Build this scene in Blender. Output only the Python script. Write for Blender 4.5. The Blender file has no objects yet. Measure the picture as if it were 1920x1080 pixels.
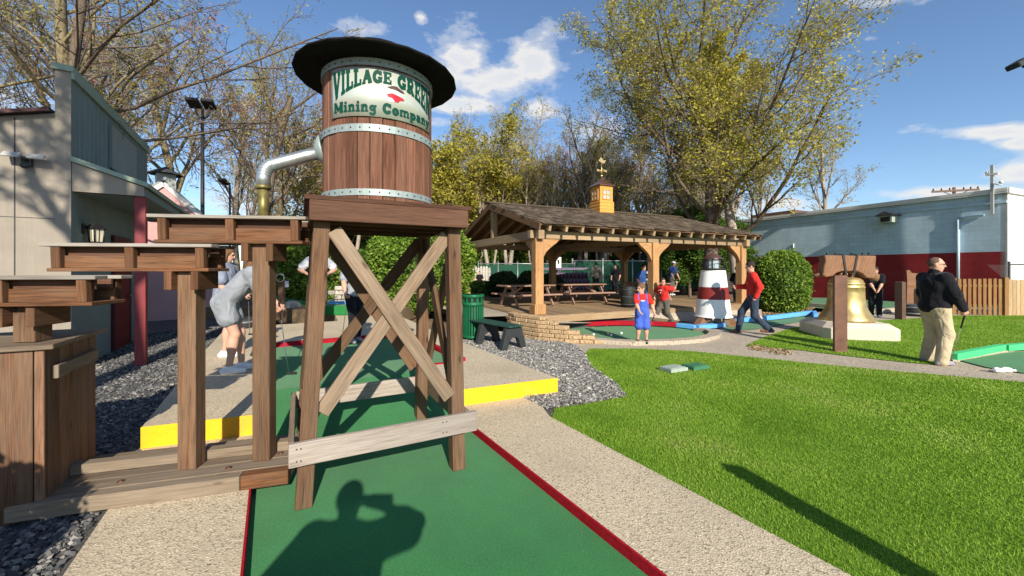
import bpy, bmesh, math, random
import numpy as np
from mathutils import Vector as V, Matrix as MX
sc = bpy.context.scene
COL = sc.collection
R = math.radians
PI = math.pi
rnd = random.Random(7)
# ------------------------------------------------------------------ camera, sky, sun, exposure
EYE = 1.6
cd = bpy.data.cameras.new('camera'); cam = bpy.data.objects.new('camera', cd); COL.objects.link(cam)
cam.location = (0, 0, EYE); cam.rotation_euler = (R(90), 0, 0)
cd.sensor_width = 36; cd.lens = 36*750/1920; cd.shift_y = -35/1920
cd.clip_start = 0.03; cd.clip_end = 2000
sc.camera = cam
SUN_AZ = V((.300, -.954, 0)).normalized(); SUN_EL = R(28.0)
to_sun = V((SUN_AZ.x*math.cos(SUN_EL), SUN_AZ.y*math.cos(SUN_EL), math.sin(SUN_EL)))
sd = bpy.data.lights.new('sun', 'SUN'); sd.energy = 5.0; sd.angle = R(.53); sd.color = (1, .91, .77)
sun = bpy.data.objects.new('sun', sd); COL.objects.link(sun)
sun.rotation_euler = (-to_sun).to_track_quat('-Z', 'Y').to_euler(); sun.location = (6, -18, 12)
sc.view_settings.view_transform = 'Standard'; sc.view_settings.look = 'None'
sc.view_settings.exposure = .55; sc.view_settings.gamma = 1
W = bpy.data.worlds.new('World'); sc.world = W; W.use_nodes = True
wn = W.node_tree; wn.nodes.clear()
def N(nt, typ, **kw):
    n = nt.nodes.new(typ)
    for k, v in kw.items():
        if k.startswith('i_'):
            key = k[2:]
            n.inputs[int(key) if key.isdigit() else key.replace('_', ' ')].default_value = v
        else: setattr(n, k, v)
    return n
def LK(nt, a, b): nt.links.new(a, b)
def mth(nt, op, a, b=None, c=None, clamp=False):
    n = nt.nodes.new('ShaderNodeMath'); n.operation = op; n.use_clamp = clamp
    for i, x in enumerate((a, b, c)):
        if x is None: continue
        if isinstance(x, (int, float)): n.inputs[i].default_value = x
        else: nt.links.new(x, n.inputs[i])
    return n.outputs[0]
def ramp(nt, src, stops, interp='LINEAR'):
    n = nt.nodes.new('ShaderNodeValToRGB'); cr = n.color_ramp; cr.interpolation = interp
    while len(cr.elements) < len(stops): cr.elements.new(.5)
    for e, (p, c) in zip(cr.elements, stops):
        e.position = p; e.color = (c[0], c[1], c[2], 1) if not isinstance(c, (int, float)) else (c, c, c, 1)
    nt.links.new(src, n.inputs[0]); return n.outputs[0]
def mixc(nt, f, a, b, mode='MIX'):
    n = nt.nodes.new('ShaderNodeMix'); n.data_type = 'RGBA'; n.blend_type = mode
    for sock, x in ((n.inputs[0], f), (n.inputs[6], a), (n.inputs[7], b)):
        if isinstance(x, (int, float)): sock.default_value = x
        elif isinstance(x, (tuple, list)): sock.default_value = (x[0], x[1], x[2], 1)
        else: nt.links.new(x, sock)
    return n.outputs[2]
def sky():
    s = N(wn, 'ShaderNodeTexSky'); s.sky_type = 'NISHITA'; s.sun_disc = False
    s.sun_elevation = SUN_EL; s.sun_rotation = math.atan2(SUN_AZ.x, SUN_AZ.y)
    s.air_density = 1.0; s.dust_density = .25; s.ozone_density = 4.2; s.altitude = 50
    bg = N(wn, 'ShaderNodeBackground', i_Strength=.115); 
    LK(wn, s.outputs[0], bg.inputs[0])
    tc = N(wn, 'ShaderNodeTexCoord'); d = tc.outputs['Generated']
    mp = N(wn, 'ShaderNodeMapping'); mp.inputs['Scale'].default_value = (1, 1, 2.2); LK(wn, d, mp.inputs[0])
    nz = N(wn, 'ShaderNodeTexNoise', i_Scale=9.0, i_Detail=12.0, i_Roughness=.62); LK(wn, mp.outputs[0], nz.inputs[0])
    tot = None
    # where the clouds stand, as directions: azimuth tangent, elevation tangent, half width, half height, weight
    for (px, py, sx, sy, w) in ((868, 106, 58, 46, 1), (925, 150, 100, 30, 1), (1000, 118, 50, 48, .95), (862, 198, 60, 19, 1), (822, 228, 45, 11, .8), (1012, 206, 32, 26, .7),
            (690, 50, 60, 22, .75), (788, 35, 14, 14, .8), (1850, 247, 85, 15, .85), (1930, 268, 40, 16, .7), (1640, 2, 90, 14, .7), (1630, 72, 18, 8, .55),
            (1905, 325, 40, 18, .8), (1790, 362, 110, 14, .8), (1480, 385, 90, 18, .8), (880, 262, 90, 18, .6), (1100, 255, 90, 40, .5), (560, 352, 120, 38, .75), (1075, 97, 30, 10, .5),
            (1330, 405, 300, 40, .5), (800, 390, 500, 30, .45), (2250, 300, 200, 60, .9), (-300, 200, 200, 80, .8), (2600, 100, 250, 70, .8)):
        c = V(((px-960)/750, 1, (505-py)/750)); k = c.length; c = c/k
        rt = V((1, 0, 0)); rt = (rt-c*rt.dot(c)).normalized(); upv = rt.cross(c)
        du = N(wn, 'ShaderNodeVectorMath', operation='DOT_PRODUCT'); LK(wn, d, du.inputs[0]); du.inputs[1].default_value = rt/(sx/750/k)
        dv = N(wn, 'ShaderNodeVectorMath', operation='DOT_PRODUCT'); LK(wn, d, dv.inputs[0]); dv.inputs[1].default_value = upv/(sy/750/k)
        df = N(wn, 'ShaderNodeVectorMath', operation='DOT_PRODUCT'); LK(wn, d, df.inputs[0]); df.inputs[1].default_value = c
        r2 = mth(wn, 'ADD', mth(wn, 'POWER', du.outputs['Value'], 2), mth(wn, 'POWER', dv.outputs['Value'], 2))
        r2 = mth(wn, 'ADD', r2, mth(wn, 'MULTIPLY', mth(wn, 'LESS_THAN', df.outputs['Value'], 0), 100))
        b = mth(wn, 'MULTIPLY', mth(wn, 'EXPONENT', mth(wn, 'MULTIPLY', r2, -.8)), w)
        tot = b if tot is None else mth(wn, 'MAXIMUM', tot, b)
    dens = mth(wn, 'ADD', tot, mth(wn, 'MULTIPLY', mth(wn, 'SUBTRACT', nz.outputs[0], .5), 2.0))
    dens = mth(wn, 'MULTIPLY', dens, ramp(wn, tot, [(.02, 0), (.15, 1)]))
    f = ramp(wn, dens, [(.27, 0), (.47, .35), (.82, .93)], 'EASE')
    cc = ramp(wn, dens, [(.25, (.70, .80, .95)), (.5, (.95, .96, .98)), (.8, (1, .98, .95)), (1, (.88, .90, .94))])
    b2 = N(wn, 'ShaderNodeBackground', i_Strength=.62); LK(wn, cc, b2.inputs[0])
    mx = N(wn, 'ShaderNodeMixShader'); LK(wn, f, mx.inputs[0]); LK(wn, bg.outputs[0], mx.inputs[1]); LK(wn, b2.outputs[0], mx.inputs[2])
    o = N(wn, 'ShaderNodeOutputWorld'); LK(wn, mx.outputs[0], o.inputs[0])
sky()
def P(u, v, z=0.0):
    """the spot on level z that the 1920 px photograph shows at (u, v)"""
    y = 750*(EYE-z)/(v-505); return V(((u-960)/750*y, y, z))
# ------------------------------------------------------------------ materials
MAT = {}
def newmat(name, rough=.7, spec=.3, metal=0):
    m = bpy.data.materials.new(name); m.use_nodes = True; nt = m.node_tree
    b = nt.nodes['Principled BSDF']; b.inputs['Roughness'].default_value = rough
    b.inputs['Specular IOR Level'].default_value = spec; b.inputs['Metallic'].default_value = metal
    MAT[name] = m; return m, nt, b
def coord(nt, kind='Object', scale=(1, 1, 1)):
    tc = N(nt, 'ShaderNodeTexCoord'); mp = N(nt, 'ShaderNodeMapping'); mp.inputs['Scale'].default_value = scale
    LK(nt, tc.outputs[kind], mp.inputs[0]); return mp.outputs[0]
def noise(nt, vec, scale, detail=4, rough=.55, dist=0):
    n = N(nt, 'ShaderNodeTexNoise', i_Scale=scale, i_Detail=detail, i_Roughness=rough, i_Distortion=dist); LK(nt, vec, n.inputs[0]); return n.outputs[0]
def bump(nt, b, h, strength=.4, dist=.01):
    n = N(nt, 'ShaderNodeBump', i_Strength=strength, i_Distance=dist); LK(nt, h, n.inputs['Height']); LK(nt, n.outputs[0], b.inputs['Normal'])
def mul(c, k): return tuple(x*k for x in c)
def plain(name, c, rough=.6, var=.15, scale=8, spec=.3, metal=0, bmp=0, kind='Object', dirt=None):
    m, nt, b = newmat(name, rough, spec, metal); co = coord(nt, kind)
    n = noise(nt, co, scale, 5)
    col = ramp(nt, n, [(.3, mul(c, 1-var)), (.7, mul(c, 1+var))])
    if dirt: col = mixc(nt, ramp(nt, noise(nt, co, scale*.35, 6, .65), [(.5, 0), (.72, dirt[1])]), col, dirt[0])
    LK(nt, col, b.inputs['Base Color'])
    LK(nt, mth(nt, 'ADD', mth(nt, 'MULTIPLY', n, .2), rough-.1, clamp=True), b.inputs['Roughness'])
    if bmp: bump(nt, b, noise(nt, co, scale*6, 4), bmp, .01)
    return m
def wood(name, a, c, grey=(.42, .38, .33), gamt=.3, rough=.82, tone=.35, knots=True, spec=.15):
    m, nt, b = newmat(name, rough, spec)
    g1 = noise(nt, coord(nt, 'UV', (2.2, 45, 1)), 1.0, 6, .62, .6)
    g2 = noise(nt, coord(nt, 'UV', (5, 190, 1)), 1.0, 3, .6)
    col = ramp(nt, g1, [(.37, a), (.6, c)])
    col = mixc(nt, .5, col, ramp(nt, g2, [(.38, mul(a, .6)), (.62, mul(c, 1.15))]))
    w = noise(nt, coord(nt, 'UV', (1.1, 7, 1)), 1.0, 5, .6, .3)
    col = mixc(nt, ramp(nt, w, [(.5-gamt*.4, min(1, gamt*1.4)), (.72, 0)]), col, grey)
    if knots:
        vo = N(nt, 'ShaderNodeTexVoronoi', i_Scale=1.0); LK(nt, coord(nt, 'UV', (2.0, 6, 1)), vo.inputs[0])
        kf = ramp(nt, vo.outputs['Distance'], [(.035, 1), (.1, 0)]); col = mixc(nt, mth(nt, 'MULTIPLY', kf, .7), col, mul(a, .45))
    t = noise(nt, coord(nt, 'UV', (.31, .31, 1)), 1.0, 0)
    col = mixc(nt, 1.0, col, ramp(nt, t, [(.3, 1-tone), (.7, 1+tone*.6)]), 'MULTIPLY')
    LK(nt, col, b.inputs['Base Color']); bump(nt, b, mth(nt, 'ADD', g1, mth(nt, 'MULTIPLY', g2, .5)), .45, .004)
    return m
wood('tank_wood', (.05, .018, .011), (.225, .094, .056), (.26, .155, .11), .25, tone=.45, knots=False)
wood('tower_wood', (.038, .017, .009), (.17, .083, .043), (.20, .15, .10), .3, tone=.38)
wood('tower_wood_dark', (.05, .022, .013), (.13, .06, .036), (.2, .125, .09), .15)
wood('pale_wood', (.17, .13, .10), (.36, .30, .255), (.39, .355, .32), .5)
wood('brace_wood', (.09, .055, .034), (.285, .195, .125), (.30, .245, .185), .4)
wood('trough_wood', (.035, .013, .006), (.175, .072, .029), (.22, .15, .1), .25)
wood('cap_wood', (.17, .14, .11), (.32, .28, .23), (.36, .34, .31), .5)
wood('cabinet_wood', (.06, .024, .01), (.22, .098, .046), (.30, .22, .16), .35, tone=.35)
wood('deck_wood', (.10, .07, .045), (.24, .175, .115), (.27, .23, .18), .45)
wood('cedar', (.27, .125, .05), (.50, .27, .115), (.5, .36, .2), .15, tone=.15)
wood('cedar_beam', (.22, .14, .07), (.4, .27, .15), (.38, .31, .22), .35, tone=.15)
wood('dark_cedar', (.1, .055, .028), (.2, .11, .055), (.2, .13, .08), .2, tone=.2)
wood('platform_wood', (.2, .12, .06), (.36, .24, .13), (.35, .27, .18), .35, tone=.25)
wood('cupola_wood', (.55, .24, .045), (.72, .36, .09), (.6, .3, .1), .1, tone=.12, knots=False)
wood('picket_brown', (.17, .08, .028), (.3, .16, .06), (.3, .2, .1), .2, tone=.2)
wood('fence_tan', (.32, .2, .1), (.5, .33, .17), (.45, .36, .25), .3, tone=.15)
wood('picket_grey', (.3, .27, .22), (.5, .46, .4), (.5, .47, .43), .4, tone=.2)
wood('yoke_wood', (.1, .045, .022), (.3, .15, .08), (.3, .2, .14), .2, tone=.2)
wood('table_wood', (.2, .1, .065), (.34, .2, .14), (.35, .27, .22), .3, tone=.15)
plain('post_brown', (.11, .062, .042), .6, .15, 5)
plain('rust_post', (.15, .075, .05), .55, .25, 6, dirt=((.3, .16, .06), .5))
plain('galv', (.55, .58, .58), .35, .12, 14, metal=.85)
plain('galv_band', (.30, .36, .35), .55, .15, 14, metal=.35)
plain('brass', (.2, .17, .06), .45, .35, 14, metal=.5)
plain('hat_black', (.012, .012, .011), .9, .3, 6, spec=.05, bmp=.5)
plain('iron', (.02, .02, .02), .5, .2, 10)
plain('bolt', (.12, .06, .035), .5, .2, 20, metal=.5)
plain('sign_metal', (.56, .6, .53), .34, .06, 7, metal=.35, spec=.6, dirt=((.52, .46, .28), .5))
plain('sign_green', (.004, .055, .038), .6, .05, 7, spec=.1)
plain('emblem_red', (.45, .02, .03), .4, .2, 30)
plain('emblem_brown', (.08, .04, .03), .4, .2, 30)
plain('white_paint', (.8, .8, .77), .45, .04, 3, dirt=((.6, .56, .48), .25))
plain('band_red', (.2, .022, .02), .45, .08, 3)
plain('red_paint', (.42, .03, .028), .55, .12, 12, bmp=.2, dirt=((.3, .03, .03), .5))
plain('bumper_red', (.33, .012, .022), .9, .25, 40, spec=.05, bmp=.4)
plain('yellow_paint', (.8, .46, .012), .6, .08, 9, bmp=.35, dirt=((.45, .3, .1), .5))
plain('blue_paint', (.12, .38, .75), .5, .08, 6, dirt=((.3, .45, .6), .3))
plain('mint_paint', (.07, .55, .2), .55, .06, 6)
plain('red_post', (.2, .03, .034), .55, .08, 5)
plain('door_red', (.17, .018, .02), .5, .08, 4)
plain('frame_red', (.07, .015, .016), .5, .1, 4)
plain('trim_green', (.26, .33, .26), .6, .06, 4)
plain('flood_white', (.42, .42, .4), .4, .05, 4)
plain('glass_warm', (.75, .68, .5), .2, .1, 9)
plain('dark_plastic', (.03, .034, .036), .55, .15, 7)
plain('bench_green', (.02, .065, .05), .5, .15, 9)
plain('can_green', (.008, .11, .045), .4, .1, 4)
plain('slate', (.05, .05, .055), .8, .3, 9)
plain('bin_dark', (.014, .017, .014), .6, .2, 8)
plain('plinth', (.6, .53, .42), .8, .08, 5, bmp=.2, dirt=((.4, .35, .28), .3))
plain('bronze', (.50, .37, .16), .42, .25, 5, metal=.7, bmp=.12, dirt=((.24, .15, .07), .7))
plain('bell_black', (.02, .015, .015), .5, .2, 5)
plain('copper', (.3, .15, .12), .3, .2, 8, metal=.8)
plain('gold', (.8, .55, .25), .3, .1, 8, metal=.8)
plain('screen_green', (.008, .06, .035), .8, .15, 3, bmp=.2)
plain('fence_metal', (.45, .47, .47), .4, .1, 8, metal=.6)
plain('chain_grey', (.3, .31, .31), .5, .1, 8, metal=.3)
plain('lantern_glass', (.35, .42, .45), .12, .1, 6, spec=.6)
plain('rope', (.16, .11, .06), .8, .3, 20)
plain('skin', (.55, .31, .22), .55, .06, 9)
plain('skin_tan', (.48, .26, .17), .55, .06, 9)
plain('hair_brown', (.17, .085, .038), .55, .45, 60, bmp=.8)
plain('hair_dark', (.03, .018, .012), .55, .4, 60, bmp=.8)
plain('hair_crop', (.13, .075, .055), .7, .3, 60, bmp=.4)
plain('eye', (.02, .015, .012), .2, .1, 9)
plain('shoe_white', (.75, .75, .75), .6, .05, 9)
plain('shoe_dark', (.03, .028, .026), .5, .2, 9)
plain('shoe_brown', (.15, .07, .035), .5, .2, 9)
plain('shoe_grey', (.3, .29, .33), .7, .2, 14)
plain('steel', (.6, .6, .6), .25, .05, 8, metal=.9)
plain('purple', (.14, .11, .17), .7, .12, 6)
plain('white_plastic', (.8, .82, .84), .3, .05, 9)
plain('ball', (.85, .85, .82), .3, .02, 9)
plain('ball_yellow', (.8, .6, .1), .3, .02, 9)
plain('box_pale', (.32, .38, .32), .7, .15, 9, bmp=.3)
plain('box_green', (.05, .17, .09), .6, .15, 9)
plain('mast', (.5, .5, .48), .5, .1, 9, metal=.4)
plain('pole_wood', (.16, .11, .08), .8, .15, 9)
def cloth(name, c):
    m, nt, b = newmat(name, .9, .1); co = coord(nt)
    n = noise(nt, co, 5, 2, .5, 1.0); f = noise(nt, co, 160, 2); big = noise(nt, coord(nt, 'Object', (1, 1, .55)), 8, 1.5, .45, 1.2)
    LK(nt, ramp(nt, n, [(.3, mul(c, .8)), (.7, mul(c, 1.15))]), b.inputs['Base Color']); b.inputs['Sheen Weight'].default_value = .1
    bump(nt, b, mth(nt, 'ADD', mth(nt, 'ADD', mth(nt, 'MULTIPLY', big, 1.0), mth(nt, 'MULTIPLY', n, .6)), mth(nt, 'MULTIPLY', f, .05)), 1.0, .032)
def siding(name, c, var=.06, groove=0):
    m, nt, b = newmat(name, .8, .15); co = coord(nt, 'UV')
    n = noise(nt, co, 2.5, 6, .6); f = noise(nt, coord(nt, 'UV', (60, 1.5, 1)), 1, 4)
    col = ramp(nt, n, [(.3, mul(c, 1-var)), (.7, mul(c, 1+var))])
    col = mixc(nt, .25, col, ramp(nt, f, [(.3, mul(c, .75)), (.7, mul(c, 1.15))]))
    LK(nt, col, b.inputs['Base Color']); bump(nt, b, f, .25, .004)
cloth('cloth_grey', (.26, .28, .31))
cloth('cloth_greyblue', (.22, .25, .33))
cloth('cloth_white', (.72, .72, .76))
cloth('cloth_black', (.012, .012, .016))
cloth('cloth_navy', (.02, .035, .08))
cloth('cloth_jeans', (.035, .05, .085))
cloth('cloth_khaki', (.48, .39, .26))
cloth('cloth_red', (.6, .03, .025))
cloth('cloth_overall', (.06, .12, .5))
cloth('cloth_mint', (.45, .6, .48))
cloth('cloth_greypants', (.1, .095, .08))
cloth('cloth_royal', (.03, .07, .22))
siding('siding_tan', (.285, .25, .205), .14)
siding('siding_teal', (.2, .25, .24), .1)
siding('siding_grey', (.3, .32, .31), .08)
siding('siding_pink', (.55, .32, .3), .06)
siding('white_trim', (.68, .66, .62), .04)
siding('white_stucco', (.72, .74, .72), .03)
def cmu(name, c, c2=None):
    m, nt, b = newmat(name, .75, .2); co = coord(nt, 'UV')
    br = N(nt, 'ShaderNodeTexBrick', i_Scale=1.0, i_Mortar_Size=.006, i_Mortar_Smooth=.3, i_Brick_Width=.41, i_Row_Height=.205, i_Bias=0.0)
    LK(nt, co, br.inputs[0])
    br.inputs['Color1'].default_value = (*mul(c, .95), 1); br.inputs['Color2'].default_value = (*mul(c, 1.05), 1); br.inputs['Mortar'].default_value = (*mul(c, .76), 1)
    n = noise(nt, co, 1.3, 6, .6)
    col = mixc(nt, 1, br.outputs[0], ramp(nt, n, [(.3, .88), (.7, 1.1)]), 'MULTIPLY')
    v = noise(nt, coord(nt, 'UV', (2.4, .5, 1)), 1, 5, .7)
    col = mixc(nt, ramp(nt, v, [(.62, 0), (.75, .28)]), col, c2 or mul(c, 1.3)); col = mixc(nt, ramp(nt, noise(nt, coord(nt, 'UV', (1.6, .22, 1)), 1, 6, .7), [(.5, 0), (.7, .3)]), col, mul(c, .6))
    LK(nt, col, b.inputs['Base Color'])
    bump(nt, b, mth(nt, 'ADD', mth(nt, 'MULTIPLY', br.outputs['Fac'], -1), mth(nt, 'MULTIPLY', noise(nt, co, 30, 3), .3)), .5, .01)
cmu('cmu_blue', (.46, .60, .68)); cmu('cmu_red', (.26, .024, .027), (.3, .045, .045))
def concrete(name, c, sp=230, stain=(.34, .28, .2), amt=.5):
    m, nt, b = newmat(name, .85, .2); co = coord(nt)
    vo = N(nt, 'ShaderNodeTexVoronoi', i_Scale=sp*.42); LK(nt, co, vo.inputs[0])
    wn_ = N(nt, 'ShaderNodeTexWhiteNoise'); LK(nt, vo.outputs['Position'], wn_.inputs[0])
    col = ramp(nt, wn_.outputs[0], [(0, mul(c, .4)), (.10, mul(c, .72)), (.28, mul(c, .96)), (.88, mul(c, 1.06)), (1, mul(c, 1.35))])
    big = noise(nt, co, .9, 6, .6); col = mixc(nt, ramp(nt, big, [(.48, 0), (.7, amt)]), col, stain)
    sp2 = noise(nt, co, 26, 3, .7); col = mixc(nt, ramp(nt, sp2, [(.62, 0), (.76, .28)]), col, mul(c, .45))
    LK(nt, col, b.inputs['Base Color']); bump(nt, b, mth(nt, 'ADD', vo.outputs['Distance'], noise(nt, co, 40, 3)), .5, .006)
concrete('aggregate', (.53, .445, .315)); concrete('walk', (.42, .36, .275), 120, (.28, .24, .19))
concrete('block', (.43, .30, .17), 90, (.3, .2, .12), .4)
concrete('stone_wall', (.42, .38, .32), 40, (.3, .27, .22), .5)
def turf(name, c):
    m, nt, b = newmat(name, .95, .05); co = coord(nt)
    n = noise(nt, co, 240, 3, .7); g = noise(nt, co, 1.2, 5, .6)
    n2 = noise(nt, co, 75, 4, .75); col = ramp(nt, mth(nt, 'ADD', mth(nt, 'MULTIPLY', n, .5), mth(nt, 'MULTIPLY', n2, .5)), [(.34, mul(c, .5)), (.62, mul(c, 1.3))]); col = mixc(nt, 1, col, ramp(nt, g, [(.3, .76), (.7, 1.14)]), 'MULTIPLY')
    vo = N(nt, 'ShaderNodeTexVoronoi', i_Scale=19.0); LK(nt, co, vo.inputs[0])
    col = mixc(nt, ramp(nt, vo.outputs['Distance'], [(.03, .6), (.05, 0)]), col, (.4, .5, .4))
    LK(nt, col, b.inputs['Base Color']); bump(nt, b, n, .6, .004)
    b.inputs['Sheen Weight'].default_value = .15
turf('turf', (.023, .185, .048)); turf('turf_far', (.02, .16, .043))
def soil(name, stops, scale, bmp=.6):
    m, nt, b = newmat(name, .95, .1); co = coord(nt)
    n = noise(nt, co, scale, 8, .7); big = noise(nt, co, scale*.06, 4)
    col = ramp(nt, mth(nt, 'ADD', mth(nt, 'MULTIPLY', n, .75), mth(nt, 'MULTIPLY', big, .25)), stops)
    LK(nt, col, b.inputs['Base Color']); bump(nt, b, n, bmp, .03)
soil('earth', [(.3, (.09, .06, .035)), (.5, (.2, .145, .09)), (.7, (.3, .23, .15))], 18)
soil('gravel_bed', [(.3, (.05, .05, .05)), (.55, (.12, .115, .11)), (.75, (.24, .23, .21))], 40)
soil('lawn_bed', [(.3, (.07, .16, .014)), (.55, (.14, .26, .024)), (.75, (.24, .30, .06))], 25)
def island(name, stops, rough=.7, trans=0, spec=.2, posvar=None):
    m, nt, b = newmat(name, rough, spec)
    g = N(nt, 'ShaderNodeNewGeometry'); val = g.outputs['Random Per Island']
    if posvar:
        n = noise(nt, coord(nt, 'Object'), posvar, 3, .6)
        val = mth(nt, 'ADD', mth(nt, 'MULTIPLY', val, .5), mth(nt, 'SUBTRACT', mth(nt, 'MULTIPLY', n, 1.6), .55), clamp=True)
    col = ramp(nt, val, stops); LK(nt, col, b.inputs['Base Color'])
    if trans:
        t = N(nt, 'ShaderNodeBsdfTranslucent'); LK(nt, col, t.inputs[0])
        mx = N(nt, 'ShaderNodeMixShader', i_Fac=trans); o = nt.nodes['Material Output']
        LK(nt, b.outputs[0], mx.inputs[1]); LK(nt, t.outputs[0], mx.inputs[2]); LK(nt, mx.outputs[0], o.inputs[0])
island('grass', [(0, (.11, .21, .016)), (.35, (.205, .36, .028)), (.7, (.295, .44, .055)), (.92, (.40, .48, .12)), (1, (.5, .46, .2))], .55, .4, posvar=.9)
island('gravel_dark', [(0, (.04, .042, .044)), (.5, (.105, .108, .11)), (.85, (.18, .175, .165)), (1, (.33, .3, .26))], .85)
island('gravel_light', [(0, (.05, .05, .048)), (.4, (.16, .155, .145)), (.8, (.27, .26, .24)), (.95, (.42, .4, .36)), (1, (.65, .6, .52))], .85)
island('leaf_yellow', [(0, (.17, .16, .022)), (.4, (.34, .31, .04)), (.75, (.50, .44, .07)), (1, (.6, .55, .2))], .6, .4, posvar=.35)
island('leaf_tan', [(0, (.13, .11, .04)), (.5, (.27, .24, .09)), (1, (.42, .4, .22))], .6, .3)
island('leaf_red', [(0, (.22, .07, .05)), (.6, (.45, .14, .1)), (1, (.5, .3, .2))], .6, .3)
island('leaf_green', [(0, (.03, .07, .01)), (.5, (.08, .15, .02)), (1, (.17, .24, .045))], .6, .3, posvar=.4)
island('leaf_shrub', [(0, (.05, .11, .012)), (.5, (.13, .23, .024)), (1, (.27, .36, .06))], .55, .25)
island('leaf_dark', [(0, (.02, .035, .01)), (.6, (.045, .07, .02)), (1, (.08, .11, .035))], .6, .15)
island('leaf_pine', [(0, (.015, .035, .012)), (.6, (.035, .07, .022)), (1, (.07, .11, .035))], .6, .2)
island('shingle', [(0, (.04, .03, .02)), (.5, (.085, .062, .042)), (1, (.15, .115, .08))], .9)
island('litter', [(0, (.12, .08, .04)), (.6, (.3, .2, .1)), (1, (.42, .33, .2))], .9)
def bark(name, a, c):
    m, nt, b = newmat(name, .9, .1); co = coord(nt, 'Object', (1, 1, .18))
    n = noise(nt, co, 14, 6, .7); g = noise(nt, coord(nt), 1.1, 4)
    col = ramp(nt, n, [(.3, a), (.65, c)]); col = mixc(nt, ramp(nt, g, [(.5, 0), (.7, .4)]), col, mul(c, 1.3))
    LK(nt, col, b.inputs['Base Color']); bump(nt, b, n, .7, .03)
bark('bark', (.07, .05, .035), (.2, .155, .115)); bark('bark_pale', (.2, .16, .12), (.42, .36, .29)); bark('bark_twig', (.13, .105, .085), (.30, .245, .2))
bark('bark_moss', (.10, .085, .045), (.3, .25, .15))
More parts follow.
